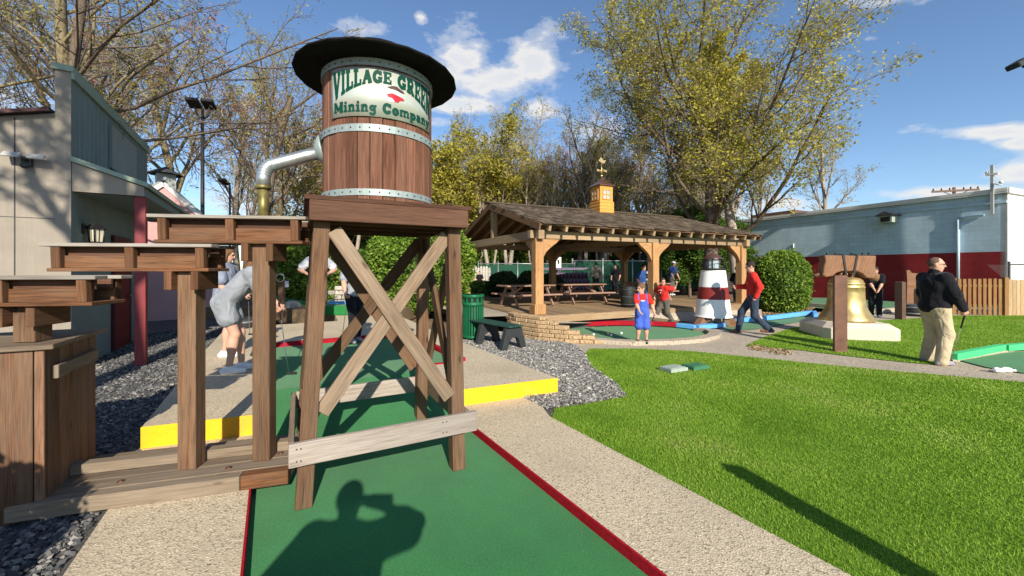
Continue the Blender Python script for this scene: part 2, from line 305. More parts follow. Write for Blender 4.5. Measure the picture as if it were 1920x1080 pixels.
# ------------------------------------------------------------------ mesh building
class MB:
    def __init__(s): s.v = []; s.f = []; s.uv = []; s.sm = []
    def face(s, idx, uvs, smooth=False): s.f.append(tuple(idx)); s.uv.append(uvs); s.sm.append(smooth)
    def bx3(s, c, ax, ay, az, lx, ly, lz):
        """box about c; grain runs along ax"""
        n = len(s.v); c = V(c); hx, hy, hz = ax*(lx/2), ay*(ly/2), az*(lz/2)
        for k in range(8): s.v.append(c+hx*(1 if k & 1 else -1)+hy*(1 if k & 2 else -1)+hz*(1 if k & 4 else -1))
        ou, ov = rnd.random()*60, rnd.random()*60
        def q(i, uv): s.face([n+k for k in i], [(ou+a, ov+b) for a, b in uv])
        q((0, 2, 3, 1), ((0, 0), (0, ly), (lx, ly), (lx, 0))); q((4, 5, 7, 6), ((0, 0), (lx, 0), (lx, ly), (0, ly)))
        q((0, 1, 5, 4), ((0, 0), (lx, 0), (lx, lz), (0, lz))); q((2, 6, 7, 3), ((0, 0), (0, lz), (lx, lz), (lx, 0)))
        q((0, 4, 6, 2), ((0, 0), (lz*.3, 0), (lz*.3, ly), (0, ly))); q((1, 3, 7, 5), ((0, 0), (0, ly), (lz*.3, ly), (lz*.3, 0)))
        return s
    def bd(s, p0, p1, w, t, up=(0, 0, 1)):
        """board from p0 to p1: width w along up, thickness t across"""
        p0, p1, up = V(p0), V(p1), V(up); ax = (p1-p0); L = ax.length; ax = ax/L
        az = (up-ax*up.dot(ax)).normalized(); ay = az.cross(ax)
        return s.bx3((p0+p1)/2, ax, ay, az, L, t, w)
    def bx(s, c, size, rot=0, long=None):
        a = [V((math.cos(rot), math.sin(rot), 0)), V((-math.sin(rot), math.cos(rot), 0)), V((0, 0, 1))]; sz = list(size)
        k = long if long is not None else sz.index(max(sz))
        o = [(0, 1, 2), (1, 2, 0), (2, 0, 1)][k]
        return s.bx3(c, a[o[0]], a[o[1]], a[o[2]], sz[o[0]], sz[o[1]], sz[o[2]])
    def tube(s, pts, rad, sides=8, cap=True, smooth=True):
        pts = [V(p) for p in pts]; n0 = len(s.v); n = len(pts)
        if isinstance(rad, (int, float)): rad = [rad]*n
        ref = None; L = 0
        for i, p in enumerate(pts):
            d = (pts[min(i+1, n-1)]-pts[max(i-1, 0)]).normalized()
            if ref is None: ref = d.orthogonal().normalized()
            ref = (ref-d*ref.dot(d)); ref = ref.normalized() if ref.length > 1e-6 else d.orthogonal().normalized()
            b = d.cross(ref)
            for k in range(sides):
                a = 2*PI*k/sides; s.v.append(p+(ref*math.cos(a)+b*math.sin(a))*rad[i])
        for i in range(n-1):
            l2 = L+(pts[i+1]-pts[i]).length
            for k in range(sides):
                k2 = (k+1) % sides; a, b_ = k/sides, (k+1)/sides
                s.face((n0+i*sides+k, n0+i*sides+k2, n0+(i+1)*sides+k2, n0+(i+1)*sides+k), [(L, a), (L, b_), (l2, b_), (l2, a)], smooth)
            L = l2
        if cap:
            s.face([n0+k for k in range(sides)][::-1], [(0, 0)]*sides); s.face([n0+(n-1)*sides+k for k in range(sides)], [(0, 0)]*sides)
        return s
    def lathe(s, prof, c=(0, 0, 0), seg=24, smooth=True, a0=0, a1=2*PI):
        """profile of (radius, z) turned about the vertical through c"""
        n0 = len(s.v); c = V(c); full = abs(a1-a0-2*PI) < 1e-6; m = seg if full else seg+1; k = len(prof)
        for i in range(m):
            a = a0+(a1-a0)*i/seg
            for r, z in prof: s.v.append(c+V((math.cos(a)*r, math.sin(a)*r, z)))
        for i in range(seg):
            j = (i+1) % m
            for q in range(k-1):
                r0 = prof[q][0]; r1 = prof[q+1][0]; z0, z1 = prof[q][1], prof[q+1][1]
                u0 = (a1-a0)*i/seg*max(r0, r1, .05); u1 = (a1-a0)*(i+1)/seg*max(r0, r1, .05)
                ids = [n0+i*k+q, n0+j*k+q, n0+j*k+q+1, n0+i*k+q+1]
                s.face(ids, [(z0, u0), (z0, u1), (z1, u1), (z1, u0)], smooth)
        return s
    def prism(s, poly, ext, smooth=False):
        poly = [V(p) for p in poly]; ext = V(ext); n0 = len(s.v); n = len(poly)
        e = (poly[1]-poly[0]).normalized(); nn = ext.normalized(); e2 = nn.cross(e)
        s.v += poly+[p+ext for p in poly]; ou, ov = rnd.random()*60, rnd.random()*60
        uv = [(ou+p.dot(e), ov+p.dot(e2)) for p in poly]
        s.face([n0+i for i in range(n)][::-1], uv[::-1]); s.face([n0+n+i for i in range(n)], uv)
        L = 0
        for i in range(n):
            j = (i+1) % n; l2 = L+(poly[j]-poly[i]).length
            s.face((n0+i, n0+j, n0+n+j, n0+n+i), [(ou+L, ov), (ou+l2, ov), (ou+l2, ov+ext.length), (ou+L, ov+ext.length)], smooth); L = l2
        return s
    def quad(s, pts):
        n0 = len(s.v); pts = [V(p) for p in pts]; s.v += pts
        e = (pts[1]-pts[0]).normalized(); nn = (pts[1]-pts[0]).cross(pts[-1]-pts[0]).normalized(); e2 = nn.cross(e)
        s.face([n0+i for i in range(len(pts))], [(p.dot(e), p.dot(e2)) for p in pts]); return s
    def sphere(s, c, r, seg=12, rings=8, sc_=(1, 1, 1)):
        pr = [(max(1e-4, r*math.sin(PI*i/rings)), -r*math.cos(PI*i/rings)) for i in range(rings+1)]
        n0 = len(s.v); s.lathe(pr, (0, 0, 0), seg)
        for i in range(n0, len(s.v)): s.v[i] = V((s.v[i].x*sc_[0], s.v[i].y*sc_[1], s.v[i].z*sc_[2]))+V(c)
        return s
    def mesh(s, name):
        me = bpy.data.meshes.new(name); me.from_pydata([tuple(p) for p in s.v], [], s.f)
        ul = me.uv_layers.new(name='UVMap'); flat = [x for f in s.uv for uv in f for x in uv]
        ul.data.foreach_set('uv', flat); me.polygons.foreach_set('use_smooth', s.sm); return me
    def build(s, name, mat, parent=None, bev=0, kind=None):
        me = s.mesh(name); me.materials.append(MAT[mat]); o = bpy.data.objects.new(name, me); COL.objects.link(o)
        if parent: o.parent = parent
        if bev:
            b = o.modifiers.new('bevel', 'BEVEL'); b.width = bev; b.segments = 1; b.limit_method = 'ANGLE'; b.angle_limit = R(40)
        if kind: o['kind'] = kind
        return o
def np_mesh(name, verts, faces, mat, smooth=False):
    k = faces.shape[1]; me = bpy.data.meshes.new(name)
    me.vertices.add(len(verts)); me.vertices.foreach_set('co', np.ascontiguousarray(verts, dtype=np.float32).ravel())
    me.loops.add(faces.size); me.loops.foreach_set('vertex_index', np.ascontiguousarray(faces, dtype=np.int32).ravel())
    me.polygons.add(len(faces)); me.polygons.foreach_set('loop_start', np.arange(0, faces.size, k, dtype=np.int32))
    me.polygons.foreach_set('use_smooth', np.full(len(faces), smooth)); me.update(calc_edges=True); me.validate()
    me.materials.append(MAT[mat]); return me
def link(name, me, parent=None):
    o = bpy.data.objects.new(name, me); COL.objects.link(o)
    if parent: o.parent = parent
    return o
def tag(o, label, cat, group=None, kind=None):
    o['label'] = label; o['category'] = cat
    if group: o['group'] = group
    if kind: o['kind'] = kind
    return o
def thing(name, label, cat, loc=(0, 0, 0), rz=0, group=None):
    o = bpy.data.objects.new(name, None); COL.objects.link(o); o.location = loc; o.rotation_euler = (0, 0, rz); o.empty_display_size = .2
    return tag(o, label, cat, group)
def dup(root, loc, rz, label=None, group=None, scale=None):
    r = root.copy(); COL.objects.link(r); r.location = loc; r.rotation_euler = (0, 0, rz)
    if label: r['label'] = label
    if group: r['group'] = group
    if scale: r.scale = (scale,)*3 if isinstance(scale, (int, float)) else scale
    for ch in list(root.children):
        c = ch.copy(); COL.objects.link(c); c.parent = r
        for g in list(ch.children):
            d = g.copy(); COL.objects.link(d); d.parent = c
    return r
def sheet(name, poly, z, mat, thick=0, kind='structure'):
    m = MB(); pts = [V((p[0], p[1], z)) for p in poly]
    if thick: m.prism([p-V((0, 0, thick)) for p in pts], (0, 0, thick))
    else: m.quad(pts)
    return m.build(name, mat, kind=kind)
def inpoly(x, y, poly):
    c = np.zeros(len(x), bool); n = len(poly)
    for i in range(n):
        x0, y0 = poly[i][0], poly[i][1]; x1, y1 = poly[(i+1) % n][0], poly[(i+1) % n][1]
        k = ((y0 > y) != (y1 > y)) & (x < (x1-x0)*(y-y0)/((y1-y0) if y1 != y0 else 1e-9)+x0); c ^= k
    return c
# ------------------------------------------------------------------ ground, lawns, paths, gravel
DN = V((.857, .515, 0)); DD = V((-.515, .857, 0))
def ST(s, t, z=0): q = DN*s+DD*t; return V((q.x, q.y, z))
CZ = .06; SZ = .24
sheet('ground', [(-400, -400), (400, -400), (400, 400), (-400, 400)], -.10, 'earth')
lawn_pts = [ST(2.49, -3), ST(2.49, 0), ST(2.49, 3.35), P(1042, 763, .05), P(1100, 757, .05), P(1172, 744, .05), P(1150, 720, .05), P(1106, 690, .05), P(1094, 668, .05), P(1106, 654, .05),
            P(1200, 654, .05), P(1300, 659, .05), P(1380, 667, .05), P(1600, 689, .05), P(1760, 703, .05), P(1920, 717, .05), V((15, 4.6, 0)), V((15, -6, 0)), V((4, -6, 0))]
sheet('lawn', lawn_pts, .052, 'lawn_bed')
walk_pts = [P(1106, 662, .05), P(1050, 660, .05), P(1040, 630, .05), P(1062, 606, .05), P(1180, 599, .05), P(1400, 596, .05), P(1500, 590, .05), P(1640, 568, .05), V((26, 15.3, 0)), V((26, 4, 0)), V((15, 4.4, 0)), P(1920, 722, .05), P(1760, 708, .05), P(1380, 672, .05), P(1200, 660, .05)]
sheet('walkway', walk_pts, .046, 'walk')
lawn2_pts = [P(1398, 649, .05), P(1500, 657, .05), P(1590, 668, .05), P(1700, 680, .05), P(1765, 685, .05), P(1800, 668, .05), P(1920, 646, .05), V((17.5, 8, 0)), V((19.6, 13.6, 0)), P(1890, 592, .05), P(1780, 592, .05), P(1720, 597, .05), P(1640, 602, .05), P(1560, 604, .05), P(1480, 616, .05), P(1430, 634, .05)]
sheet('bell_lawn', lawn2_pts, .056, 'lawn_bed')
# near concrete either side of the first hole
sheet('right_path', [ST(1.70, -5), ST(2.5, -5), ST(2.5, 3.4), ST(2.74, 4.0), ST(3.08, 4.1), ST(3.08, 4.3), ST(1.70, 4.5)], CZ, 'aggregate', .14)
sheet('left_path', [ST(-.9, -5), ST(-.136, -5), ST(-.136, 4.7), ST(-.9, 4.7)], CZ, 'aggregate', .14)
# raised back terrace of concrete, with the carpet let into it
m = MB()
def slab(a, b, c, d, z=SZ, t=.34): m.prism([ST(*q, z-t) for q in (a, b, c, d)], (0, 0, t))
slab((1.84, 4.17), (3.06, 4.0), (3.06, 5.5), (1.84, 5.5)); slab((2.40, 5.502), (3.06, 5.502), (3.06, 8.2), (2.40, 8.2))
slab((-.96, 4.60), (-.136, 4.45), (-.136, 8.2), (-.96, 8.2)); slab((-.96, 8.202), (3.06, 8.202), (3.2, 11.4), (-.9, 11.4))
slab((1.5, 11.402), (3.2, 11.402), (4.2, 15.5), (1.8, 15.5))
m.build('terrace', 'aggregate', kind='structure')
gl = [ST(-.88, -3), ST(-.88, 4.5), ST(-.97, 8.2), ST(-.95, 11), V((-8, 16, 0)), V((-16, 16, 0)), V((-16, -4, 0)), V((-3, -4, 0))]
sheet('gravel_bed', gl, .03, 'gravel_bed')
gr = [ST(2.6, 4.0), ST(2.6, 3.6), P(1045, 765, .05), P(1105, 757, .05), P(1176, 744, .05), P(1153, 718, .05), P(1108, 688, .05), P(1098, 666, .05), P(1080, 648, .05), V((.9, 8.9, 0)), V((-.3, 9.9, 0)), ST(3.15, 9.5), ST(3.06, 8)]
sheet('gravel_bed', gr, .056, 'gravel_bed')
sheet('gravel_bed', [ST(2.3, 3.2), ST(3.2, 3.2), ST(3.2, 4.4), ST(2.3, 4.4)], .044, 'gravel_bed')
# ground behind
def bank(name, pts, mat):
    m = MB(); m.quad(pts); return m.build(name, mat, kind='structure')
m = MB()
m.prism([V((-11, 13.2, -.05)), V((-3.4, 11.6, -.05)), V((-3.2, 15.7, -.05)), V((-1.2, 16.4, -.05)), V((2, 40, -.05)), V((-30, 40, -.05)), V((-30, 14, -.05))], (0, 0, .42)); m.build('rear_terrain', 'earth', kind='structure')
# ------------------------------------------------------------------ stones and grass in numbers nobody could count
def scatter(poly, n, rg):
    xs = [p[0] for p in poly]; ys = [p[1] for p in poly]
    x = rg.uniform(min(xs), max(xs), n); y = rg.uniform(min(ys), max(ys), n); k = inpoly(x, y, poly); return x[k], y[k]
def stones(name, polys, dens, size, mat, z0, seed):
    rg = np.random.default_rng(seed); X = []; Y = []
    for poly, dn in polys:
        xs = [p[0] for p in poly]; ys = [p[1] for p in poly]
        a, b = scatter(poly, int((max(xs)-min(xs))*(max(ys)-min(ys))*dn), rg); X.append(a); Y.append(b)
    x = np.concatenate(X); y = np.concatenate(Y); n = len(x)
    base = np.array([(0, 0, 1), (0, 0, -1), (1, 0, .3), (-.5, .87, .35), (-.5, -.87, .25), (.5, .87, -.3), (-1, 0, -.25), (.5, -.87, -.3)], float)
    fc = np.array([(0, 2, 5), (0, 5, 3), (0, 3, 6), (0, 6, 4), (0, 4, 7), (0, 7, 2), (1, 5, 2), (1, 3, 5), (1, 6, 3), (1, 4, 6), (1, 7, 4), (1, 2, 7)])
    s = size*rg.lognormal(0, .35, n)[:, None, None]
    v = base[None]*(1+rg.uniform(-.3, .3, (n, 8, 3)))*s*np.array([1, .8, .6])*rg.uniform(.7, 1.2, (n, 1, 3))
    a = rg.uniform(0, 6.28, n); ti = rg.uniform(-.6, .6, n)
    c, s_ = np.cos(a)[:, None], np.sin(a)[:, None]; ct, st_ = np.cos(ti)[:, None], np.sin(ti)[:, None]
    vx = v[..., 0]*ct-v[..., 2]*st_; vz = v[..., 0]*st_+v[..., 2]*ct; vy = v[..., 1]
    V3 = np.stack([vx*c-vy*s_+x[:, None], vx*s_+vy*c+y[:, None], vz+z0+rg.uniform(0, size*.5, n)[:, None]], -1)
    F = (fc[None]+(np.arange(n)*8)[:, None, None]).reshape(-1, 3)
    o = link(name, np_mesh(name, V3.reshape(-1, 3), F, mat)); o['kind'] = 'stuff'; return o
gl_near = [ST(-.93, -1), ST(-.96, 4.6), V((-4.2, 4.6, 0)), V((-4.2, 0, 0))]
gl_far = [ST(-.98, 4.4), ST(-.98, 8.2), ST(-1.0, 11), V((-8.6, 13, 0)), V((-8.8, 9.6, 0)), V((-6.7, 6.1, 0)), V((-5.5, 3, 0))]
tag(stones('dark_gravel', [(gl_near, 2400), (gl_far, 1000)], 1, .0165, 'gravel_dark', .035, 3), 'dark grey crushed stone beside the wooden flume and shop', 'gravel')
tag(stones('light_gravel', [(gr, 3200)], 1, .0145, 'gravel_light', .06, 4), 'light grey speckled gravel around the dark green bench', 'gravel')
def blades(name, poly, nm, h, w, z0, seed, ymax=None):
    rg = np.random.default_rng(seed); X = []; Y = []
    xs = [p[0] for p in poly]; ys = [p[1] for p in poly]
    a, b = scatter(poly, int(nm), rg); dist = np.hypot(a, b)
    vis = (b > .5) & (np.abs(a) < 1.36*b+.6); a, b, dist = a[vis], b[vis], dist[vis]
    keep = rg.random(len(a)) < np.clip(3.6/dist, .22, 1)**1.1; x, y, dist = a[keep], b[keep], dist[keep]; n = len(x); x = x+rg.normal(0, .012, n); y = y+rg.normal(0, .012, n)
    patch = .5+.5*np.sin(x*2.1+np.sin(y*1.7)*1.3)*np.sin(y*1.9+x*.6)
    hh = h*rg.uniform(.45, 1.25, n)*(.8+.35*patch); ww = w*rg.uniform(.7, 1.3, n)*np.clip(dist/3.2, .9, 2.4)
    a = rg.uniform(0, 6.28, n); lx = rg.normal(0, .5, n)*hh; ly = rg.normal(0, .5, n)*hh
    dx, dy = np.cos(a)*ww/2, np.sin(a)*ww/2; z = np.full(n, z0)
    v = np.stack([np.stack([x-dx, y-dy, z-.005], -1), np.stack([x+dx, y+dy, z-.005], -1),
                  np.stack([x+dx*.7+lx*.35, y+dy*.7+ly*.35, z+hh*.6], -1), np.stack([x+lx, y+ly, z+hh*.95], -1), np.stack([x-dx*.7+lx*.35, y-dy*.7+ly*.35, z+hh*.6], -1)], 1)
    F1 = (np.array([(0, 1, 2, 4)])[None]+(np.arange(n)*5)[:, None, None]).reshape(-1, 4)
    F2 = (np.array([(4, 2, 3, 3)])[None]+(np.arange(n)*5)[:, None, None]).reshape(-1, 4)
    me = bpy.data.meshes.new(name); me.vertices.add(n*5); me.vertices.foreach_set('co', v.astype(np.float32).ravel())
    idx = np.concatenate([F1, F2[:, :3].repeat(1, 0).reshape(-1, 3)[:, [0, 1, 2]].reshape(n, 3)], axis=1).reshape(-1)
    me.loops.add(n*7); me.loops.foreach_set('vertex_index', idx.astype(np.int32))
    me.polygons.add(n*2); st = np.stack([np.arange(n)*7, np.arange(n)*7+4], -1).ravel(); me.polygons.foreach_set('loop_start', st.astype(np.int32))
    me.update(calc_edges=True); me.validate(); me.materials.append(MAT['grass'])
    o = link(name, me); o['kind'] = 'stuff'; return o
tag(blades('lawn_grass', lawn_pts, 2000000, .019, .0042, .052, 5), 'bright green mown grass of the big front lawn', 'grass', kind='stuff')
tag(blades('bell_lawn_grass', lawn2_pts, 700000, .02, .0055, .056, 6), 'green mown grass around the gold bell', 'grass', kind='stuff')
# ------------------------------------------------------------------ the first hole: carpet let into the concrete, red edges
hole = thing('putting_green', 'long green carpet putting hole with red edges under the wooden water tower', 'putting green', ST(.8, 2, 0))
m = MB(); o0 = -hole.location
def carpet(pts): m.quad([p+o0 for p in pts])
RA, RB = 3.7, 5.3
carpet([ST(-.13, -5), ST(1.69, -5), ST(1.69, RA), ST(-.13, RA)])
carpet([ST(-.13, RA), ST(1.69, RA), ST(1.69, RB, SZ-.015), ST(-.13, RB, SZ-.015)])
carpet([ST(-.13, RB, SZ-.015), ST(1.69, RB, SZ-.015), ST(1.69, 5.5, SZ-.015), ST(-.13, 5.5, SZ-.015)])
carpet([ST(-.13, 5.5, SZ-.015), ST(2.39, 5.5, SZ-.015), ST(2.39, 8.18, SZ-.015), ST(-.13, 8.18, SZ-.015)])
m.build('carpet', 'turf', hole)
def strip(a, b, z0, z1, t=.012):
    mm = MB(); a, b = a+o0, b+o0; mm.bd((a.x, a.y, (z0+z1)/2), (b.x, b.y, (z0+z1)/2), z1-z0, t); return mm.build('edge', 'bumper_red', hole)
strip(ST(1.692, -5), ST(1.692, 4.2), -.01, CZ+.006, .016); strip(ST(-.129, -5), ST(-.129, 4.5), -.01, CZ+.006, .012)
mm = MB(); mm.prism([ST(1.80, 4.25, -.02)+o0, ST(1.80, 5.1, SZ-.02)+o0, ST(1.80, 5.1, SZ+.012)+o0, ST(1.80, 4.25, SZ+.012)+o0], DN*.035); mm.build('side_panel', 'bumper_red', hole)
mm = MB(); mm.prism([ST(1.70, 4.2, -.05)+o0, ST(1.80, 4.2, -.05)+o0, ST(1.80, 5.5, -.05)+o0, ST(1.70, 5.5, -.05)+o0], (0, 0, .14+.01)); mm.build('side_strip', 'turf', hole)
strip(ST(1.80, 5.47), ST(2.40, 5.47), SZ-.02, SZ+.012, .06)
strip(ST(2.42, 5.44), ST(2.42, 8.22), SZ-.02, SZ+.05, .09); strip(ST(-.14, 8.22), ST(2.38, 8.22), SZ-.02, SZ+.06, .09)
for (s0, t0, s1, t1, nm, lab) in ((1.835, 4.165, 3.065, 3.992, 'step_edge', 'bright yellow painted step front right of the water tower'), (-.965, 4.592, -.13, 4.44, 'step_edge', 'short yellow painted step front behind the wooden flume posts')):
    mm = MB(); a, b = ST(s0, t0), ST(s1, t1); mm.bd((a.x, a.y, .148), (b.x, b.y, .148), .19, .012); tag(mm.build(nm, 'yellow_paint', bev=.003), lab, 'step edge')
# ------------------------------------------------------------------ water tower
TW = thing('water_tower', 'brown wooden water tower on braced legs with a round tank and black brim hat', 'water tower', (-1.184, 3.45, 0), R(28))
LB = .55; ox = .06
def leg(sx, sy):
    mm = MB(); a = V((sx*LB, sy*LB, 0)); b = V((ox+sx*.49, sy*.43, 1.94)); ax = (b-a).normalized()
    return mm.bd(a, b, .105, .105, (0, 1, 0))
for sx, sy in ((-1, -1), (1, -1), (-1, 1), (1, 1)): leg(sx, sy).build('leg', 'tower_wood', TW, .004)
def face(ax, sgn):
    """the two crossed braces of one side"""
    def q(t, z, off):
        k = z/1.94; hx = LB+(.49-LB)*k; hy = LB+(.43-LB)*k
        return V((ox*k+t*hx, sgn*(hy+off), z)) if ax == 'x' else V((ox*k+sgn*(hx+off), t*hy, z))
    for (t0, z0, t1, z1, off, mt) in ((-.84, 1.88, .87, .58, .036, 'brace_wood' if ax == 'x' and sgn < 0 else 'tower_wood'), (.9, 1.88, -.86, .60, -.004, 'brace_wood' if ax == 'x' and sgn < 0 else 'tower_wood')):
        mm = MB(); a, b = q(t0, z0, off), q(t1, z1, off); nrm = V((0, 1, 0)) if ax == 'x' else V((1, 0, 0))
        mm.bd(a, b, .036, .105, nrm); mm.build('brace', mt, TW, .003)
face('x', -1); face('x', 1); face('y', -1); face('y', 1)
for (a, b, mt) in (((-.635, -.622, .385), (.685, -.622, .385), 'pale_wood'), ((-.60, .622, .385), (.60, .622, .385), 'pale_wood'), ((-.622, -.60, .385), (-.622, .60, .385), 'brace_wood'), ((.622, -.60, .385), (.622, .60, .385), 'brace_wood')):
    mm = MB(); mm.bd(a, b, .155, .036); mm.build('base_board', mt, TW, .003)
for x in (-.59, -.565, .40, .43):
    for z in (.345, .425): mm = MB(); mm.tube([(x, -.6395, z), (x, -.6425, z)], .005, 6); mm.build('nail', 'iron', TW)
HX, HY = .575, .56
mm = MB()
for (a, b) in (((ox-HX, -HY, 2.005), (ox+HX, -HY, 2.005)), ((ox-HX, HY, 2.005), (ox+HX, HY, 2.005)), ((ox-HX+.02, -HY+.02, 2.005), (ox-HX+.02, HY-.02, 2.005)), ((ox+HX-.02, -HY+.02, 2.005), (ox+HX-.02, HY-.02, 2.005))):
    mm.bd(a, b, .14, .036)
mm.build('platform_fascia', 'tower_wood_dark', TW, .004)
mm = MB(); n = 8
for i in range(n):
    y = -HY-.02+(2*HY+.04)*(i+.5)/n; mm.bd((ox-HX-.03, y, 2.092), (ox+HX+.03, y, 2.092), .032, (2*HY+.04)/n-.004, (0, 0, 1))
for y in (-.35, 0, .35): mm.bd((ox-HX+.04, y, 2.0), (ox+HX-.04, y, 2.0), .13, .04)
mm.build('platform_deck', 'tower_wood_dark', TW, .003)
TR = .445; TC = V((.035, 0, 0)); TZ0, TZ1 = 2.108, 3.22
mm = MB(); ns = 30
for i in range(ns):
    a0, a1 = 2*PI*i/ns+.006, 2*PI*(i+1)/ns-.006; am = (a0+a1)/2; r = TR-.004+rnd.uniform(-.003, .003)
    c_ = TC+V((math.cos(am)*(r-.011), math.sin(am)*(r-.011), (TZ0+TZ1)/2))
    mm.bx3(c_, V((0, 0, 1)), V((-math.sin(am), math.cos(am), 0)), V((math.cos(am), math.sin(am), 0))*-1, TZ1-TZ0, 2*r*math.sin((a1-a0)/2), .03)
mm.build('tank', 'tank_wood', TW, .003)
mm = MB(); mm.lathe([(TR-.03, TZ0), (TR-.03, TZ1)], TC, 30); mm.build('tank_core', 'iron', TW)
cdir = (V((0, 0, 0))-V((-1.157, 3.467, 0))).normalized(); CA = math.atan2(cdir.y, cdir.x)-R(28)   # the side of the tank the sign faces
for z, h in ((2.185, .05), (2.672, .056), (3.172, .055)):
    mm = MB(); mm.lathe([(TR, z-h/2), (TR+.009, z-h/2), (TR+.009, z+h/2), (TR, z+h/2)], TC, 60, smooth=False); hp = mm.build('hoop', 'galv_band', TW)
    mm = MB()
    for i in range(40):
        a = 2*PI*i/40; mm.sphere(TC+V((math.cos(a)*(TR+.010), math.sin(a)*(TR+.010), z)), .006, 6, 4)
    mm.build('rivets', 'iron', hp)
mm = MB(); mm.lathe([(.0, 3.262), (.66, 3.236), (.665, 3.222), (.655, 3.214), (.44, 3.206), (0, 3.2)], TC, 22, smooth=False)
mm.lathe([(.40, 3.24), (.37, 3.36), (.30, 3.44), (0, 3.47)], TC, 22)
ht = mm.build('hat_roof', 'hat_black', TW)
# sign, bent round the tank
SZ0, SZ1, SA0, SA1, SR = 2.755, 3.125, -R(49), R(63), TR+.014
def cyl(x, y, dr=0):     # x 0..1 left to right, y 0..1 bottom to top
    a = CA+SA0+(SA1-SA0)*x; r = SR+dr; return TC+V((math.cos(a)*r, math.sin(a)*r, SZ0+(SZ1-SZ0)*y))
mm = MB(); k = 32
n0 = len(mm.v)
for i in range(k+1):
    for (y, dr) in ((0, -.008), (0, 0), (1, 0), (1, -.008)): mm.v.append(cyl(i/k, y, dr))
for i in range(k):
    for q in range(4):
        q2 = (q+1) % 4; a, b = n0+i*4, n0+(i+1)*4; mm.face((a+q, a+q2, b+q2, b+q), [(0, 0)]*4, q == 1)
mm.face((n0, n0+3, n0+2, n0+1), [(0, 0)]*4); e = n0+k*4; mm.face((e, e+1, e+2, e+3), [(0, 0)]*4)
SG = mm.build('sign', 'sign_metal', TW)
def arc(cx, cy, rx, ry, a0, a1, n=10): return [(cx+rx*math.cos(R(a0+(a1-a0)*i/n)), cy+ry*math.sin(R(a0+(a1-a0)*i/n))) for i in range(n+1)]
T = .2
